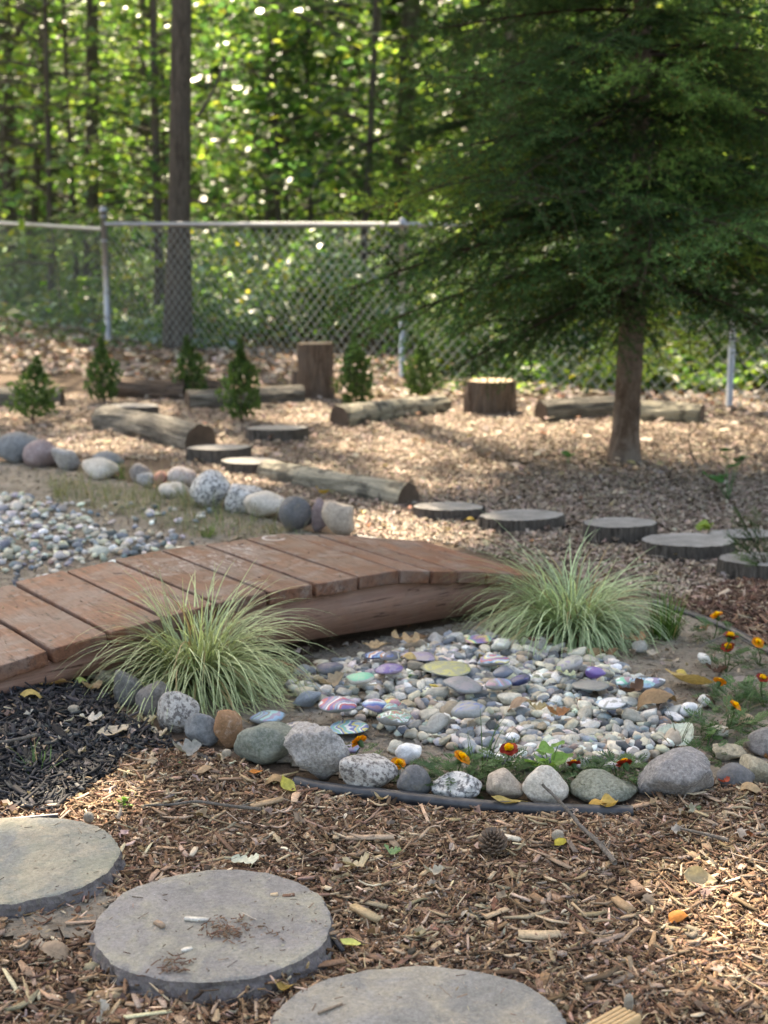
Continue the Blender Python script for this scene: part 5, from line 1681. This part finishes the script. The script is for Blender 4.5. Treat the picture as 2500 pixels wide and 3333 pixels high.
def marigold(u, v, label, foot=None, fol=26, sz=20, red=True, spreadpx=90, seed=0, extra=()):
    r = np.random.default_rng(300 + seed)
    zf = .07 if foot is None else None
    foot = foot or (u + r.uniform(-15, 15), v + 110)
    base = gp(*foot)
    fp = at_y(u, v, base[1] + r.uniform(-.02, .02))
    e = empty('marigold', (base[0], base[1], float(gz(base[0], base[1]))))
    off = np.array([base[0], base[1], float(gz(base[0], base[1]))])
    k = ppm(base)
    S = Soup()
    tops = [(fp - off, 1.3 * sz / k)] + [(at_y(a, b_, base[1] + r.uniform(-.03, .05)) - off, 1.3 * s_ / k) for a, b_, s_ in extra]
    for tp, s_ in tops:
        tube(S, spline([np.zeros(3), tp * [.6, .6, .55] + r.normal(0, .006, 3), tp - [0, 0, s_ * .7]], 8), np.linspace(.0022, .0014, 8), 5, (.06, .10, .03))
    for i in range(5):
        d = np.array([r.normal(0, 1), r.normal(0, 1), r.uniform(.6, 1.3)]); d = d / np.linalg.norm(d) * spreadpx / k * r.uniform(.4, .8)
        tube(S, [np.zeros(3), d * .6 + [0, 0, .004], d], [.0018, .0014, .0008], 4, (.055, .10, .03))
    link('stem', S.mesh('stem', True), m_mari, e)
    S = Soup()
    R0 = spreadpx / k
    for i in range(fol):
        a = r.uniform(0, 6.283); rr_ = R0 * math.sqrt(r.random())
        hgt = min(.13, max(.04, tops[0][0][2] * .95)) * r.uniform(.1, 1.0) * (1.1 - .5 * rr_ / R0)
        b0 = np.array([rr_ * math.cos(a), rr_ * math.sin(a) * .8, hgt])
        a2 = a + r.normal(0, .9)
        fern_leaf(S, b0, np.array([math.cos(a2), math.sin(a2), r.uniform(-.1, .8)]), np.array([0, 0, 1.0]) + r.normal(0, .25, 3), r.uniform(.026, .05), r, np.array([.055, .115, .038]) * r.uniform(.75, 1.35))
    o = link('foliage', S.mesh('foliage'), m_mari, e); o['kind'] = 'stuff'
    for j, (tp, s_) in enumerate(tops):
        tilt = (r.normal(.5, .2), r.normal(0, .25), r.uniform(0, 6))
        fs = FLO[0 if red else 1]
        fl = link('flower', fs[1][1], m_petal, e, tp, tilt, (s_, s_, s_))
        link('outer_petals', fs[0][1], m_petal, fl); link('calyx', fs[2][1], m_mari, fl)
    return tag(e, label, 'marigold', 'marigolds around the pebble bed')


marigold(1172, 2415, 'single marigold between the angular rock and bare soil', (1165, 2470), 14, 22, False, 45, 1)
marigold(1297, 2488, 'marigold peeking between oval speckled and charcoal stones', (1310, 2530), 8, 21, False, 35, 2)
marigold(1500, 2468, 'bushy marigold with orange bloom behind the white speckled stone', (1490, 2548), 150, 24, False, 130, 3)
marigold(1656, 2440, 'marigold with large dark red and yellow bloom, centre front', (1640, 2540), 90, 25, True, 100, 4)
marigold(1868, 2488, 'small dark red marigold behind the pale cream stone', (1880, 2545), 70, 19, True, 85, 5)
marigold(2035, 2487, 'red edged yellow marigold behind the olive stone mound', (2010, 2540), 90, 24, True, 95, 6)
marigold(2335, 2005, 'orange marigold farthest back at the right edging', (2320, 2090), 34, 18, False, 60, 7)
marigold(2376, 2072, 'marigold with two stacked orange blooms at the right', (2365, 2185), 44, 21, True, 65, 8, extra=((2372, 2108, 19),))
marigold(2466, 2092, 'small yellow marigold near the right edge by the edging', (2470, 2160), 36, 16, False, 60, 9)
marigold(2340, 2222, 'orange marigold right of the big yellow leaf', (2400, 2290), 85, 19, False, 95, 10)
marigold(2391, 2298, 'yellow marigold above feathery foliage left of the edge stone', (2360, 2400), 110, 18, False, 110, 11)
marigold(2482, 2208, 'dark red withered marigold at the right picture edge', (2490, 2300), 64, 17, True, 90, 12)
marigold(2030, 2490, 'leafy marigold tuft left of the largest boulder', (2085, 2545), 30, 8, True, 55, 13) if False else None
marigold(2420, 2450, 'low marigold seedling beside the sandy sunk stone', (2325, 2470), 36, 7, False, 60, 14)

# ------------------------------------------------------------------ weeds with broad leaves
def broad_leaf_mesh(kind, seed, curl=.15, wave=.06, fold=.0):
    """grid leaf: half-width function along the midrib; length 1 along +Y"""
    r = np.random.default_rng(seed)
    n, m = 22, 7
    t = np.linspace(0, 1, n)
    if kind == 'oval': w = .32 * np.sin(math.pi * t ** .85) ** .8
    elif kind == 'poplar': w = .46 * np.sin(math.pi * np.clip(t, 0, 1) ** .62) ** .7 * (1 + .07 * np.sin(t * 60))
    elif kind == 'oak': w = (.20 + .15 * np.abs(np.sin(t * math.pi * 4.2))) * np.sin(math.pi * (t * .94 + .03)) ** .55
    else: w = (.26 + .22 * np.sin(t * math.pi * 5.2 + .5) * (1 - .3 * t)) * np.sin(math.pi * (t * .94 + .03)) ** .5
    V = []
    for i in range(n):
        for j in range(m):
            q = (j / (m - 1) - .5) * 2
            x = q * w[i] * (1 + r.normal(0, .02)); y = t[i] + (.12 * abs(q) * (w[i] / .4) if kind in ('oak', 'maple') else 0) * (1 - t[i])
            z = fold * abs(x) + curl * (t[i] - .5) ** 2 * 1.6 + wave * math.sin(t[i] * 7 + q * 2 + seed) * abs(q) + curl * x * x * 1.5
            V.append((x, y - .5, z + r.normal(0, .004)))
    V = np.array(V)
    V[:, 2] -= V[:, 2].min()
    f = [(i * m + j, i * m + j + 1, (i + 1) * m + j + 1, (i + 1) * m + j) for i in range(n - 1) for j in range(m - 1)]
    S = Soup(); S.add(V, np.array(f), (1, 1, 1))
    tube(S, [(0, -.72, V[3][2] + .01), (0, -.5, V[3][2])], [.008, .010], 4)
    return S.mesh('leaf', True)


m_weed = leaf_mat('weed_leaf', (1, 1, 1), .35, .4, use='obj')
m_fallen = leaf_mat('fallen_leaf', (1, 1, 1), .16, .7, use='obj')
WL = [broad_leaf_mesh('oval', 3, .2, .05, .2), broad_leaf_mesh('poplar', 4, .2, .05, .2)]
def weed(px, leaves, label, hgt=.05, col=(.10, .21, .05), spreadpx=50, lpx=40, seed=0):
    r = np.random.default_rng(seed)
    p = gp(*px); k = ppm(p)
    e = empty('weed', (p[0], p[1], float(gz(p[0], p[1]))))
    S = Soup()
    for i in range(leaves):
        a = r.uniform(0, 6.28); rad = spreadpx / k * r.uniform(.2, 1); z = hgt * r.uniform(.4, 1)
        q = np.array([rad * math.cos(a), rad * math.sin(a) * .7, z])
        tube(S, [np.zeros(3), q * [.6, .6, .8], q], [.0015, .0012, .001], 4, col)
        s_ = lpx / k * r.uniform(.7, 1.2)
        o = link('leaf', WL[i % 2], m_weed, e, q, (r.normal(0.3, .3), r.normal(0, .3), a - math.pi / 2), (s_, s_, s_))
        o.color = (*(np.array(col) * r.uniform(.8, 1.3)), 1)
    link('stem', S.mesh('stem', True), m_mari, e)
    tag(e, label, 'weed')


weed((2370, 1625), 9, 'broad leaved green weed in front of the spruce at the right', .22, (.06, .16, .05), 70, 48, 1)
weed((1850, 1510), 3, 'tiny green weed left of the spruce trunk', .06, (.08, .2, .05), 22, 34, 2)
weed((1790, 2545), 10, 'light green broad leaved weed behind tan and cream stones', .10, (.16, .29, .07), 75, 55, 3)
weed((2280, 1735), 3, 'yellow green leaves on the chips beside the slices', .03, (.22, .3, .06), 34, 44, 4)
weed((400, 2632), 9, 'small bright green sprout in the foreground mulch', .03, (.17, .30, .07), 40, 26, 5)
weed((590, 2485), 3, 'tiny green seedling below the blue grey stone', .02, (.1, .25, .1), 12, 14, 6)
weed((2285, 2655), 5, 'little green seedling in mulch before the largest boulder', .02, (.14, .2, .1), 20, 18, 7)
weed((1340, 2222), 6, 'small star shaped weed among the pebbles', .03, (.1, .24, .06), 14, 20, 8)
weed((2300, 2440), 6, 'leafy green weed left of the sandy sunk stone', .05, (.09, .17, .06), 40, 34, 9)
weed((1870, 2170), 3, 'single green stem by the lilac brushed stone', .03, (.14, .25, .07), 10, 20, 10)

# conifer sprig plant at right edge
p = gp(2500, 1880)
e = empty('yew_seedling', (p[0], p[1], .0))
for i, (yaw, pit, s_) in enumerate(((2.4, -1.1, .26), (2.9, -.9, .2), (1.9, -1.25, .24), (3.4, -.7, .16), (1.2, -1.0, .2))):
    b1 = link('branch', BRS[i][0], m_needle, e, (0, 0, .01), (0, pit, yaw), (s_, s_ * .5, s_)); link('limb', BRS[i][1], m_conifer_bark, b1)
tag(e, 'small dark green needle plant cut by the right picture edge', 'shrub')

# ------------------------------------------------------------------ fallen leaves
LM = {}
for i, (k, c_, w_, f_) in enumerate((('oval', .5, .05, .25), ('oval', 1.3, .10, .1), ('oak', .35, .08, .1), ('oak', 1.0, .14, .2), ('maple', .4, .10, .1), ('poplar', .25, .06, .1), ('poplar', 1.1, .12, .3))):
    LM.setdefault(k, []).append(broad_leaf_mesh(k, 20 + i, c_, w_, f_))
TAN, BRN, DBR, YELO, PGR, ORNG, PALE_, GREYB = (.40, .28, .16), (.24, .145, .085), (.095, .05, .032), (.52, .40, .10), (.42, .46, .30), (.52, .19, .04), (.50, .42, .31), (.28, .235, .2)
LEAVES = [
    (1318, 2092, 95, 'maple', TAN, 'large tan curled leaf on pebbles below the bridge', 1), (1220, 2105, 80, 'oak', TAN, 'tan oak leaf left of the large curled leaf', 0), (1356, 2052, 110, 'oval', BRN, 'long brown leaf under the bridge side board', 0),
    (1335, 2165, 60, 'oval', (.50, .36, .16), 'pale gold leaf standing on the yellow topped stone', 1), (1413, 2264, 40, 'oval', YELO, 'small yellow leaf among mid pebbles', 0), (1077, 2256, 95, 'oak', (.33, .26, .18), 'grey tan crumpled leaf beside the grass clump', 1),
    (1812, 2358, 78, 'oak', (.33, .16, .075), 'rust oak leaf lying on the front pebbles', 1), (1677, 2318, 105, 'oval', (.32, .22, .15), 'long brown leaf across the mid pebbles', 1), (1745, 2336, 66, 'oak', (.36, .29, .16), 'olive tan crumpled leaf right of the long brown leaf', 1),
    (1837, 2226, 66, 'maple', PGR, 'pale green leaf left of the long dark flat stone', 0), (2057, 2284, 90, 'oak', DBR, 'dark brown crumpled leaf below the mosaic stone', 1), (2120, 2302, 150, 'oval', (.28, .18, .10), 'big folded brown leaf at the pebble edge', 1),
    (2200, 2392, 125, 'poplar', (.55, .60, .50), 'large pale silvery green toothed leaf on the soil', 0), (2245, 2218, 175, 'oval', (.44, .31, .12), 'largest golden brown leaf on the bare soil', 0), (2222, 2184, 55, 'oval', YELO, 'bright yellow leaf bit on the largest golden leaf', 1),
    (2318, 2282, 80, 'oval', DBR, 'nearly black curled leaf beside a white pebble', 1), (2060, 2085, 85, 'maple', (.45, .26, .15), 'pinkish tan oak leaf under the pale grass clump', 0), (2420, 2214, 90, 'oval', GREYB, 'grey brown leaf beside the orange marigold', 0),
    (1935, 2130, 56, 'oval', TAN, 'tan upright leaf behind the purple stone', 1), (1980, 2130, 60, 'oak', BRN, 'brown leaf between grass clump and purple stone', 1), (1730, 2120, 55, 'oak', DBR, 'dark leaf under the back grass clump edge', 0),
    (105, 2298, 110, 'oval', (.50, .37, .13), 'arched golden brown leaf on black mulch', 1), (165, 2255, 120, 'oak', (.36, .22, .09), 'bronze oak leaf by the footbridge foot', 0), (257, 2240, 58, 'oval', (.50, .56, .16), 'bright yellow green leaf at the flat beige stone', 1),
    (300, 2268, 70, 'oak', TAN, 'tan crumpled leaf below the flat beige stone', 1), (368, 2392, 112, 'oval', PALE_, 'large pale beige leaf at the edge of black mulch', 0), (298, 2358, 80, 'maple', (.55, .5, .42), 'lacy whitish leaf skeleton on black mulch', 1),
    (478, 2352, 60, 'oak', (.45, .38, .24), 'curled straw leaf below the grey brown stone', 1), (215, 2192, 95, 'oval', (.29, .2, .14), 'rolled brown leaf under the footbridge edge', 1), (145, 2225, 70, 'oval', (.38, .26, .07), 'olive gold leaf leaning on the footbridge', 1),
    (600, 2436, 105, 'oak', (.30, .295, .27), 'grey withered leaf in front of the blue grey stone', 1), (520, 2388, 60, 'oak', PALE_, 'pale crumpled leaf below the granite stone', 1), (675, 2488, 70, 'oval', (.40, .27, .16), 'tan leaf below the orange brown stone', 1),
    (832, 2500, 44, 'oval', ORNG, 'small orange leaf below the green boulder', 0), (898, 2522, 95, 'oval', (.38, .25, .13), 'curled brown leaf left of the angular rock', 1), (930, 2546, 70, 'oval', (.52, .47, .12), 'yellow leaf at the foot of the angular rock', 1),
    (1236, 2592, 50, 'oval', (.42, .32, .19), 'tan leaf draped over the edging pipe', 1), (1645, 2608, 105, 'oval', (.42, .32, .11), 'gold brown leaf under tan and cream stones', 0), (1930, 2612, 76, 'oval', (.47, .28, .07), 'orange brown curled leaf below the olive stone', 1),
    (1988, 2622, 66, 'poplar', (.52, .35, .10), 'orange yellow round leaf below the olive stone', 1), (2448, 2566, 90, 'oval', TAN, 'tan curled leaf below the dark right stone', 1), (2358, 2548, 40, 'oak', (.35, .07, .04), 'small dark red leaf right of the largest boulder', 1),
    (800, 2802, 95, 'oak', (.56, .57, .45), 'pale green white lobed leaf behind the middle stepping stone', 0), (430, 2918, 50, 'poplar', (.50, .42, .22), 'pale yellow leaf between two stepping stones', 1), (195, 3085, 120, 'poplar', (.32, .235, .165), 'domed brown leaf left of the middle stepping stone', 1),
    (915, 3208, 64, 'oval', (.46, .32, .10), 'yellow brown leaf tucked at the middle stone rim', 1), (1140, 3062, 74, 'oval', (.52, .54, .16), 'yellow green leaf right of the middle stepping stone', 0), (1276, 2768, 60, 'oak', (.20, .30, .14), 'small green leaf on the open mulch', 1),
    (2215, 2958, 84, 'oval', ORNG, 'bright orange leaf in the sunny mulch patch', 1), (2275, 2848, 115, 'oval', (.38, .31, .19), 'long tan leaf on mulch above the orange leaf', 0), (1832, 2728, 58, 'oval', (.50, .40, .06), 'curled yellow leaf beside the grey stick', 1),
    (1165, 2812, 90, 'oak', (.48, .40, .27), 'pale torn leaf on the mulch above the green leaf', 1), (1410, 2832, 70, 'oak', (.40, .37, .30), 'grey tan leaf bit in mid mulch', 1), (2330, 2180, 70, 'oak', DBR, 'dark leaf between right marigolds', 1),
    (2440, 2340, 80, 'oval', (.42, .31, .2), 'tan leaf under the right marigold foliage', 1), (2180, 2150, 60, 'oak', (.36, .31, .25), 'grey leaf piece on the soil behind the mosaic stone', 0), (2120, 2125, 55, 'oak', (.4, .35, .28), 'pale leaf scrap right of the tilted lilac stone', 0),
    (1530, 1680, 44, 'oval', (.42, .28, .05), 'amber leaf between two wood slices', 1), (1047, 1605, 46, 'oval', (.38, .26, .05), 'amber leaf behind the tan wedge rock', 1), (35, 2030, 44, 'oak', (.42, .36, .26), 'small tan leaf on the left planks', 1)]
fl_ = np.random.default_rng(99)
for (u, v, spx, kd, cc, lb, cur) in LEAVES:
    p = gp(u, v, .02); s_ = spx / ppm(p) * (1.0 if kd != 'poplar' else .95)
    me = LM[kd][min(cur, len(LM[kd]) - 1)]
    zb = .021
    if gp(u, v)[1] > 3.0 and inpoly(np.array([[p[0], p[1]]]), PEBP)[0]: zb = .052
    o = link('fallen_leaf', me, m_fallen)
    yaw = fl_.choice([-1, 1]) * fl_.uniform(.9, 2.2)
    flip = fl_.random() < .5
    if kd in ('oak', 'maple'): flip = False
    rs_ = .25 if kd not in ('oak', 'maple') else .10
    o.rotation_euler = (fl_.normal(.10, rs_), fl_.normal(0, rs_) + (math.pi if flip and cur else 0), yaw)
    zz = float(gz(p[0], p[1])) + zb + (s_ * .18 if flip and cur else 0)
    if 'left planks' in lb:
        p = gp(u, v, .10); zz = .135
    o.location = (p[0], p[1], zz); o.scale = (s_, s_, s_ * .8)
    o.color = (*cc, 1)
    tag(o, lb, 'leaf', 'fallen leaves')
# more small leaf scraps scattered (too many to tell apart)
S = Soup()
for poly, n in ((FORE, 90), (POND, 130), (BACK1, 260), (BLACKP, 24)):
    p = sample_poly(poly, n)
    for (cx, cy, rx, ry) in EXCL: p = p[((p[:, 0] - cx) / rx) ** 2 + ((p[:, 1] - cy) / ry) ** 2 > 1.1]
    n = len(p)
    S.scatter(LP['maple'] * [1, 1, 1] + np.column_stack([0 * LP['maple'][:, 0], 0 * LP['maple'][:, 0], .5 * np.sin(LP['maple'][:, 0] * 5) ** 2]), np.arange(14)[None], np.column_stack([p, gz(p[:, 0], p[:, 1]) + .02]),
              rots(RNG.uniform(0, 6.28, n), RNG.normal(0, .4, n), RNG.normal(0, .4, n)), RNG.uniform(.018, .042, n)[:, None] * np.ones(3), pick(litcol, [.25, .25, .25, .15, .03, .07], n))
tag(link('leaf_scraps', S.mesh('leaf_scraps'), m_dry), 'small dry leaf scraps scattered over mulch and soil', 'leaf litter', kind='stuff')

# ------------------------------------------------------------------ sticks, cone, acorns, offcut, big splinters
m_twig = bark_mat('twig_bark', (.115, .10, .088), (.20, .18, .16), (.15, .13, .11), (1, 1, 1), 60, .5)
def stick(px, r, label, z=.022, forks=()):
    S = Soup()
    P_ = spline([gp(u, v, z + dz) for u, v, dz in px], 24)
    P_[:, 2] = np.array([np.interp(i / 23, np.linspace(0, 1, len(px)), [z + q[2] for q in px]) for i in range(24)])
    rad = np.linspace(r * .55, r, 24) * (1 + .15 * np.sin(np.arange(24) * 2.3))
    tube(S, P_, rad, 8)
    for (i, d) in forks:
        tube(S, [P_[i], P_[i] + np.array(d) * .5, P_[i] + np.array(d)], [rad[i] * .6, rad[i] * .5, rad[i] * .25], 6)
    tag(link('stick', S.mesh('stick', True), m_twig), label, 'stick')


stick([(1765, 2552, .06), (1800, 2585, .045), (1850, 2640, .02), (1890, 2690, .008), (1945, 2740, .004), (2002, 2808, .0)], .0052, 'knobbly grey stick leaning on the pale cream stone', forks=((9, (.012, -.01, .006)), (15, (-.012, .006, .008)), (19, (.01, .008, .004))))
stick([(470, 2622, 0), (560, 2618, .004), (640, 2608, .006), (740, 2622, .002), (850, 2634, 0)], .0040, 'long thin grey stick lying in the mulch left of centre', forks=((6, (.02, .02, .006)), (14, (-.01, .02, .006)), (19, (.03, .012, .005))))
stick([(2280, 2105, .01), (2350, 2072, .03), (2400, 2072, .04), (2450, 2100, .025), (2540, 2140, .01)], .0038, 'curved twig behind the stacked marigold blooms')
stick([(2215, 2697, 0), (2300, 2715, .004), (2370, 2735, .002)], .0045, 'straight pale stick right of the knobbly stick')
stick([(0, 2415, .02), (60, 2405, .022), (120, 2392, .02)], .005, 'dark bark strip on the black mulch')

m_cone = bark_mat('cone_scale', (.16, .115, .085), (.26, .20, .155), (.20, .15, .12), (1, 1, 1), 40, .4)
cp = gp(1605, 2778); ck = ppm(cp); cr = 52 / ck
cone = empty('pine_cone', (cp[0], cp[1], float(gz(cp[0], cp[1])) + .014)); cone.rotation_euler = (.25, -.2, .4)
V = np.array([(-.12, 0, -.1), (.12, 0, -.1), (.30, .55, .0), (.34, .85, .08), (.2, 1.05, .16), (0, 1.1, .2), (-.2, 1.05, .16), (-.34, .85, .08), (-.30, .55, .0)])
V2_ = V - np.array([0, .03, .10])
fsc = [(0, 1, 2, 3, 4, 5, 6, 7, 8)]
sc_me = build('scale', np.concatenate([V, V2_]), [np.array(fsc), np.array([tuple(17 - q for q in range(9))]), np.array([(i, 9 + i, 9 + (i + 1) % 9, (i + 1) % 9) for i in range(9)])], False); sc_me.materials.append(m_cone)
for i in range(58):
    f = i / 57; a = i * 2.39996
    zc = cr * (.1 + 1.15 * f); rad = cr * .95 * math.sqrt(max(.02, 1 - (f * 1.02) ** 2)) * (.75 + .25 * min(1, f * 4))
    s_ = rad * .62 + cr * .14
    link('scale', sc_me, None, cone, (math.cos(a) * rad * .35, math.sin(a) * rad * .35, zc), (.25 + .75 * f, 0, a - math.pi / 2), (s_ * .72, s_, s_))
tag(cone, 'open brown pine cone lying on the mulch', 'pine cone')

m_acorn = rock_mat('acorn_cap', (.34, .30, .24), (.42, .37, .30), None, 30, .4, (.2, .16, .12), .6, fine=300)
for bx, lb in (((1795, 2698, 1836, 2736), 'round grey acorn beside the curled yellow leaf'), ((272, 2640, 306, 2678), 'round acorn above the leftmost stepping stone'), ((222, 2316, 262, 2345), 'pale round nut on the black mulch'),
               ((2030, 3232, 2062, 3290), 'pale round acorn behind the grooved board offcut'), ((723, 2436, 755, 2462), 'small round nut below the orange brown stone')):
    R('acorn', bx, m_acorn, lb, 'acorn', 77, .9, sink=.1, zbase=.012, sub=3, **ROUND)

m_board, nt, b = new_mat('fresh_sawn_pine', .7, .25)
pc_ = coords(nt, 'Object', (.12, 1, 1)); n1 = noise_(nt, pc_, 160, 5, .6, .5)
nt.links.new(mixc(nt, ramp(nt, n1, [(.35, 0.0), (.65, 1.0)]), (.50, .33, .165), (.62, .44, .25)), b.inputs['Base Color']); bump(nt, b, n1, .2, .002)
A = gp(2012, 3272, .034); B = gp(2088, 3304, .034)
ex = (B - A); ex[2] = 0; wd = np.linalg.norm(ex); ex /= wd; ey = np.array([-ex[1], ex[0], 0]); 
if ey[1] > 0: ey = -ey
ey = gp(1890, 3340, .034) - A; ey[2] = 0; ey /= np.linalg.norm(ey)
prof = []
nr = 5
for i in range(nr):
    for q, h in ((.0, -.003), (.18, 0), (.5, .0012), (.82, 0), (1.0, -.003)): prof.append(((i + q) / nr * wd, h))
V, f = [], []
for yv in (0, .2):
    for (s, h) in prof: V.append(np.array([0, 0, .034 + h]) + ex * s + ey * yv)
    V.append(np.array([0, 0, .004]) + ex * wd + ey * yv); V.append(np.array([0, 0, .004]) + ey * yv)
n = len(prof) + 2
V = np.array(V)
f4 = np.array([(i, (i + 1) % n, n + (i + 1) % n, n + i) for i in range(n)])
me = build('board_offcut', V, [f4, np.arange(n)[None, ::-1], (np.arange(n) + n)[None]])
o = link('board_offcut', me, m_board, loc=(A[0], A[1], 0)); tag(o, 'pale grooved pine board offcut at the bottom picture edge', 'board')

m_spl = attr_mat('big_splinter', .8, 200, .3)
def splinter(u, v, lpx, wpx, ang, col, label, z=.02, th=.006):
    p = gp(u, v, z); k = ppm(p)
    V, f = chip_base(2, .25, .05, int(u))
    V = V * np.array([lpx / k, wpx / k, th])
    me = build('wood_splinter', V, f, False, np.tile(np.array(col), (len(V), 1)))
    o = link('wood_splinter', me, m_spl, loc=(p[0], p[1], z + float(gz(p[0], p[1]))), rot=(RNG.normal(0, .1), RNG.normal(0, .06), ang))
    tag(o, label, 'wood chip', 'large wood splinters')


splinter(1755, 3020, 135, 36, -.05, (.46, .35, .23), 'thick pale split wood piece right of centre in the mulch', .018, .008)
splinter(2030, 2925, 90, 34, -1.0, (.33, .22, .13), 'brown wood piece left of the bright orange leaf', .022)
splinter(1640, 2715, 120, 22, -.55, (.58, .52, .42), 'whitish bark splinter above the pine cone', .02)
splinter(1205, 2718, 150, 26, -.12, (.40, .30, .22), 'long tan splinter in the mulch below the edging pipe', .02)
splinter(1190, 2960, 130, 34, -.8, (.40, .30, .18), 'rough tan splinter right of the middle stepping stone', .022, .008)
splinter(640, 2988, 78, 18, -.05, (.55, .52, .47), 'white wood splinter lying on the middle stepping stone', .043, .005)
splinter(608, 3084, 40, 16, .7, (.55, .52, .47), 'small white chip near the middle stepping stone front', .043, .004)
splinter(520, 3006, 44, 20, -.8, (.30, .22, .16), 'brown chip on the left half of the middle stone', .043, .006)
splinter(893, 2906, 26, 18, .2, (.5, .38, .26), 'tan square chip on the far part of the middle stone', .043, .004)
splinter(940, 2908, 40, 14, .1, (.18, .10, .07), 'red brown chip near the far rim of the middle stone', .043, .004)
splinter(630, 2770, 60, 18, 1.4, (.50, .42, .32), 'pale upright splinter between the left stepping stones', .022)
splinter(1100, 3060, 80, 16, -1.1, (.05, .05, .055), 'blackened splinter right of the yellow green leaf', .022)
splinter(870, 2600, 110, 30, .55, (.34, .24, .15), 'wide brown splinter above the long thin stick', .02)
splinter(1075, 3265, 90, 9, .6, (.22, .17, .13), 'thin twig like chip on the bottom stepping stone', .043, .003)
S = Soup()
c_ = ST_B[0]
for cx, cy, n, sp_ in ((730, 3030, 130, .022), (560, 3150, 60, .018), (880, 3030, 20, .02)):
    q = gp(cx, cy, .037)
    pp = np.column_stack([RNG.normal(q[0], sp_, n), RNG.normal(q[1], sp_, n), np.full(n, .0425)])
    S.scatter(CHIPS[2][0], CHIPS[2][1], pp, rots(RNG.uniform(0, 6, n), RNG.normal(0, .1, n), RNG.normal(0, .1, n)), np.column_stack([RNG.uniform(.002, .016, n), RNG.uniform(.001, .004, n), RNG.uniform(.0006, .0015, n)]), pick([(.11, .06, .04), (.2, .13, .09)], [.6, .4], n))
for (cc_, rx_, ry_), tz in ((ST_A, .0405), (ST_B, .0415), (ST_C, .0415)):
    n = 70
    a_ = RNG.uniform(0, 6.283, n); q_ = np.sqrt(RNG.uniform(.05, .93, n))
    pp = np.column_stack([cc_[0] + np.cos(a_) * q_ * rx_, cc_[1] + np.sin(a_) * q_ * ry_, np.full(n, tz)])
    S.scatter(CHIPS[2][0], CHIPS[2][1], pp, rots(RNG.uniform(0, 6, n), RNG.normal(0, .06, n), RNG.normal(0, .06, n)), np.column_stack([RNG.lognormal(math.log(.006), .6, n), RNG.uniform(.0008, .0028, n), RNG.uniform(.0005, .0014, n)]), pick([(.09, .06, .045), (.22, .16, .12), (.4, .34, .27)], [.5, .35, .15], n))
    n = 60
    a_ = RNG.uniform(0, 6.283, n); q_ = RNG.uniform(1.01, 1.06, n)      # chips drifted against the rim
    pp = np.column_stack([cc_[0] + np.cos(a_) * q_ * rx_, cc_[1] + np.sin(a_) * q_ * ry_, RNG.uniform(.016, .03, n)])
    S.scatter(CHIPS[6][0], CHIPS[6][1], pp, rots(RNG.uniform(0, 6, n), RNG.normal(0, .4, n), RNG.normal(0, .3, n)), np.column_stack([RNG.lognormal(math.log(.022), .4, n), RNG.uniform(.003, .008, n), RNG.uniform(.001, .003, n)]), pick(BROWN, BW, n))
tag(link('bark_crumbs', S.mesh('bark_crumbs'), m_chip), 'brown bark crumbs lying on and against the stepping stones', 'debris', kind='stuff')

# ------------------------------------------------------------------ debris on the planks
S = Soup()
n = 110
sl = RNG.uniform(-1.6, .5, n); yl = RNG.uniform(.0, .6, n)
cb, sb_ = math.cos(BANG), math.sin(BANG)
pp = np.column_stack([BO[0] + cb * sl - sb_ * yl, BO[1] + sb_ * sl + cb * yl, np.array([bz(q) for q in sl]) + .002])
S.scatter(CHIPS[0][0], CHIPS[0][1], pp, rots(RNG.uniform(0, 6, n), RNG.normal(0, .1, n), RNG.normal(0, .1, n)), np.column_stack([RNG.lognormal(math.log(.009), .6, n), RNG.uniform(.001, .004, n), RNG.uniform(.0006, .0015, n)]), pick([(.11, .07, .05), (.3, .24, .18), (.04, .03, .03)], [.4, .3, .3], n))
tag(link('plank_debris', S.mesh('plank_debris'), m_chip), 'crumbs of bark and grit lying on the bridge planks', 'debris', kind='stuff')
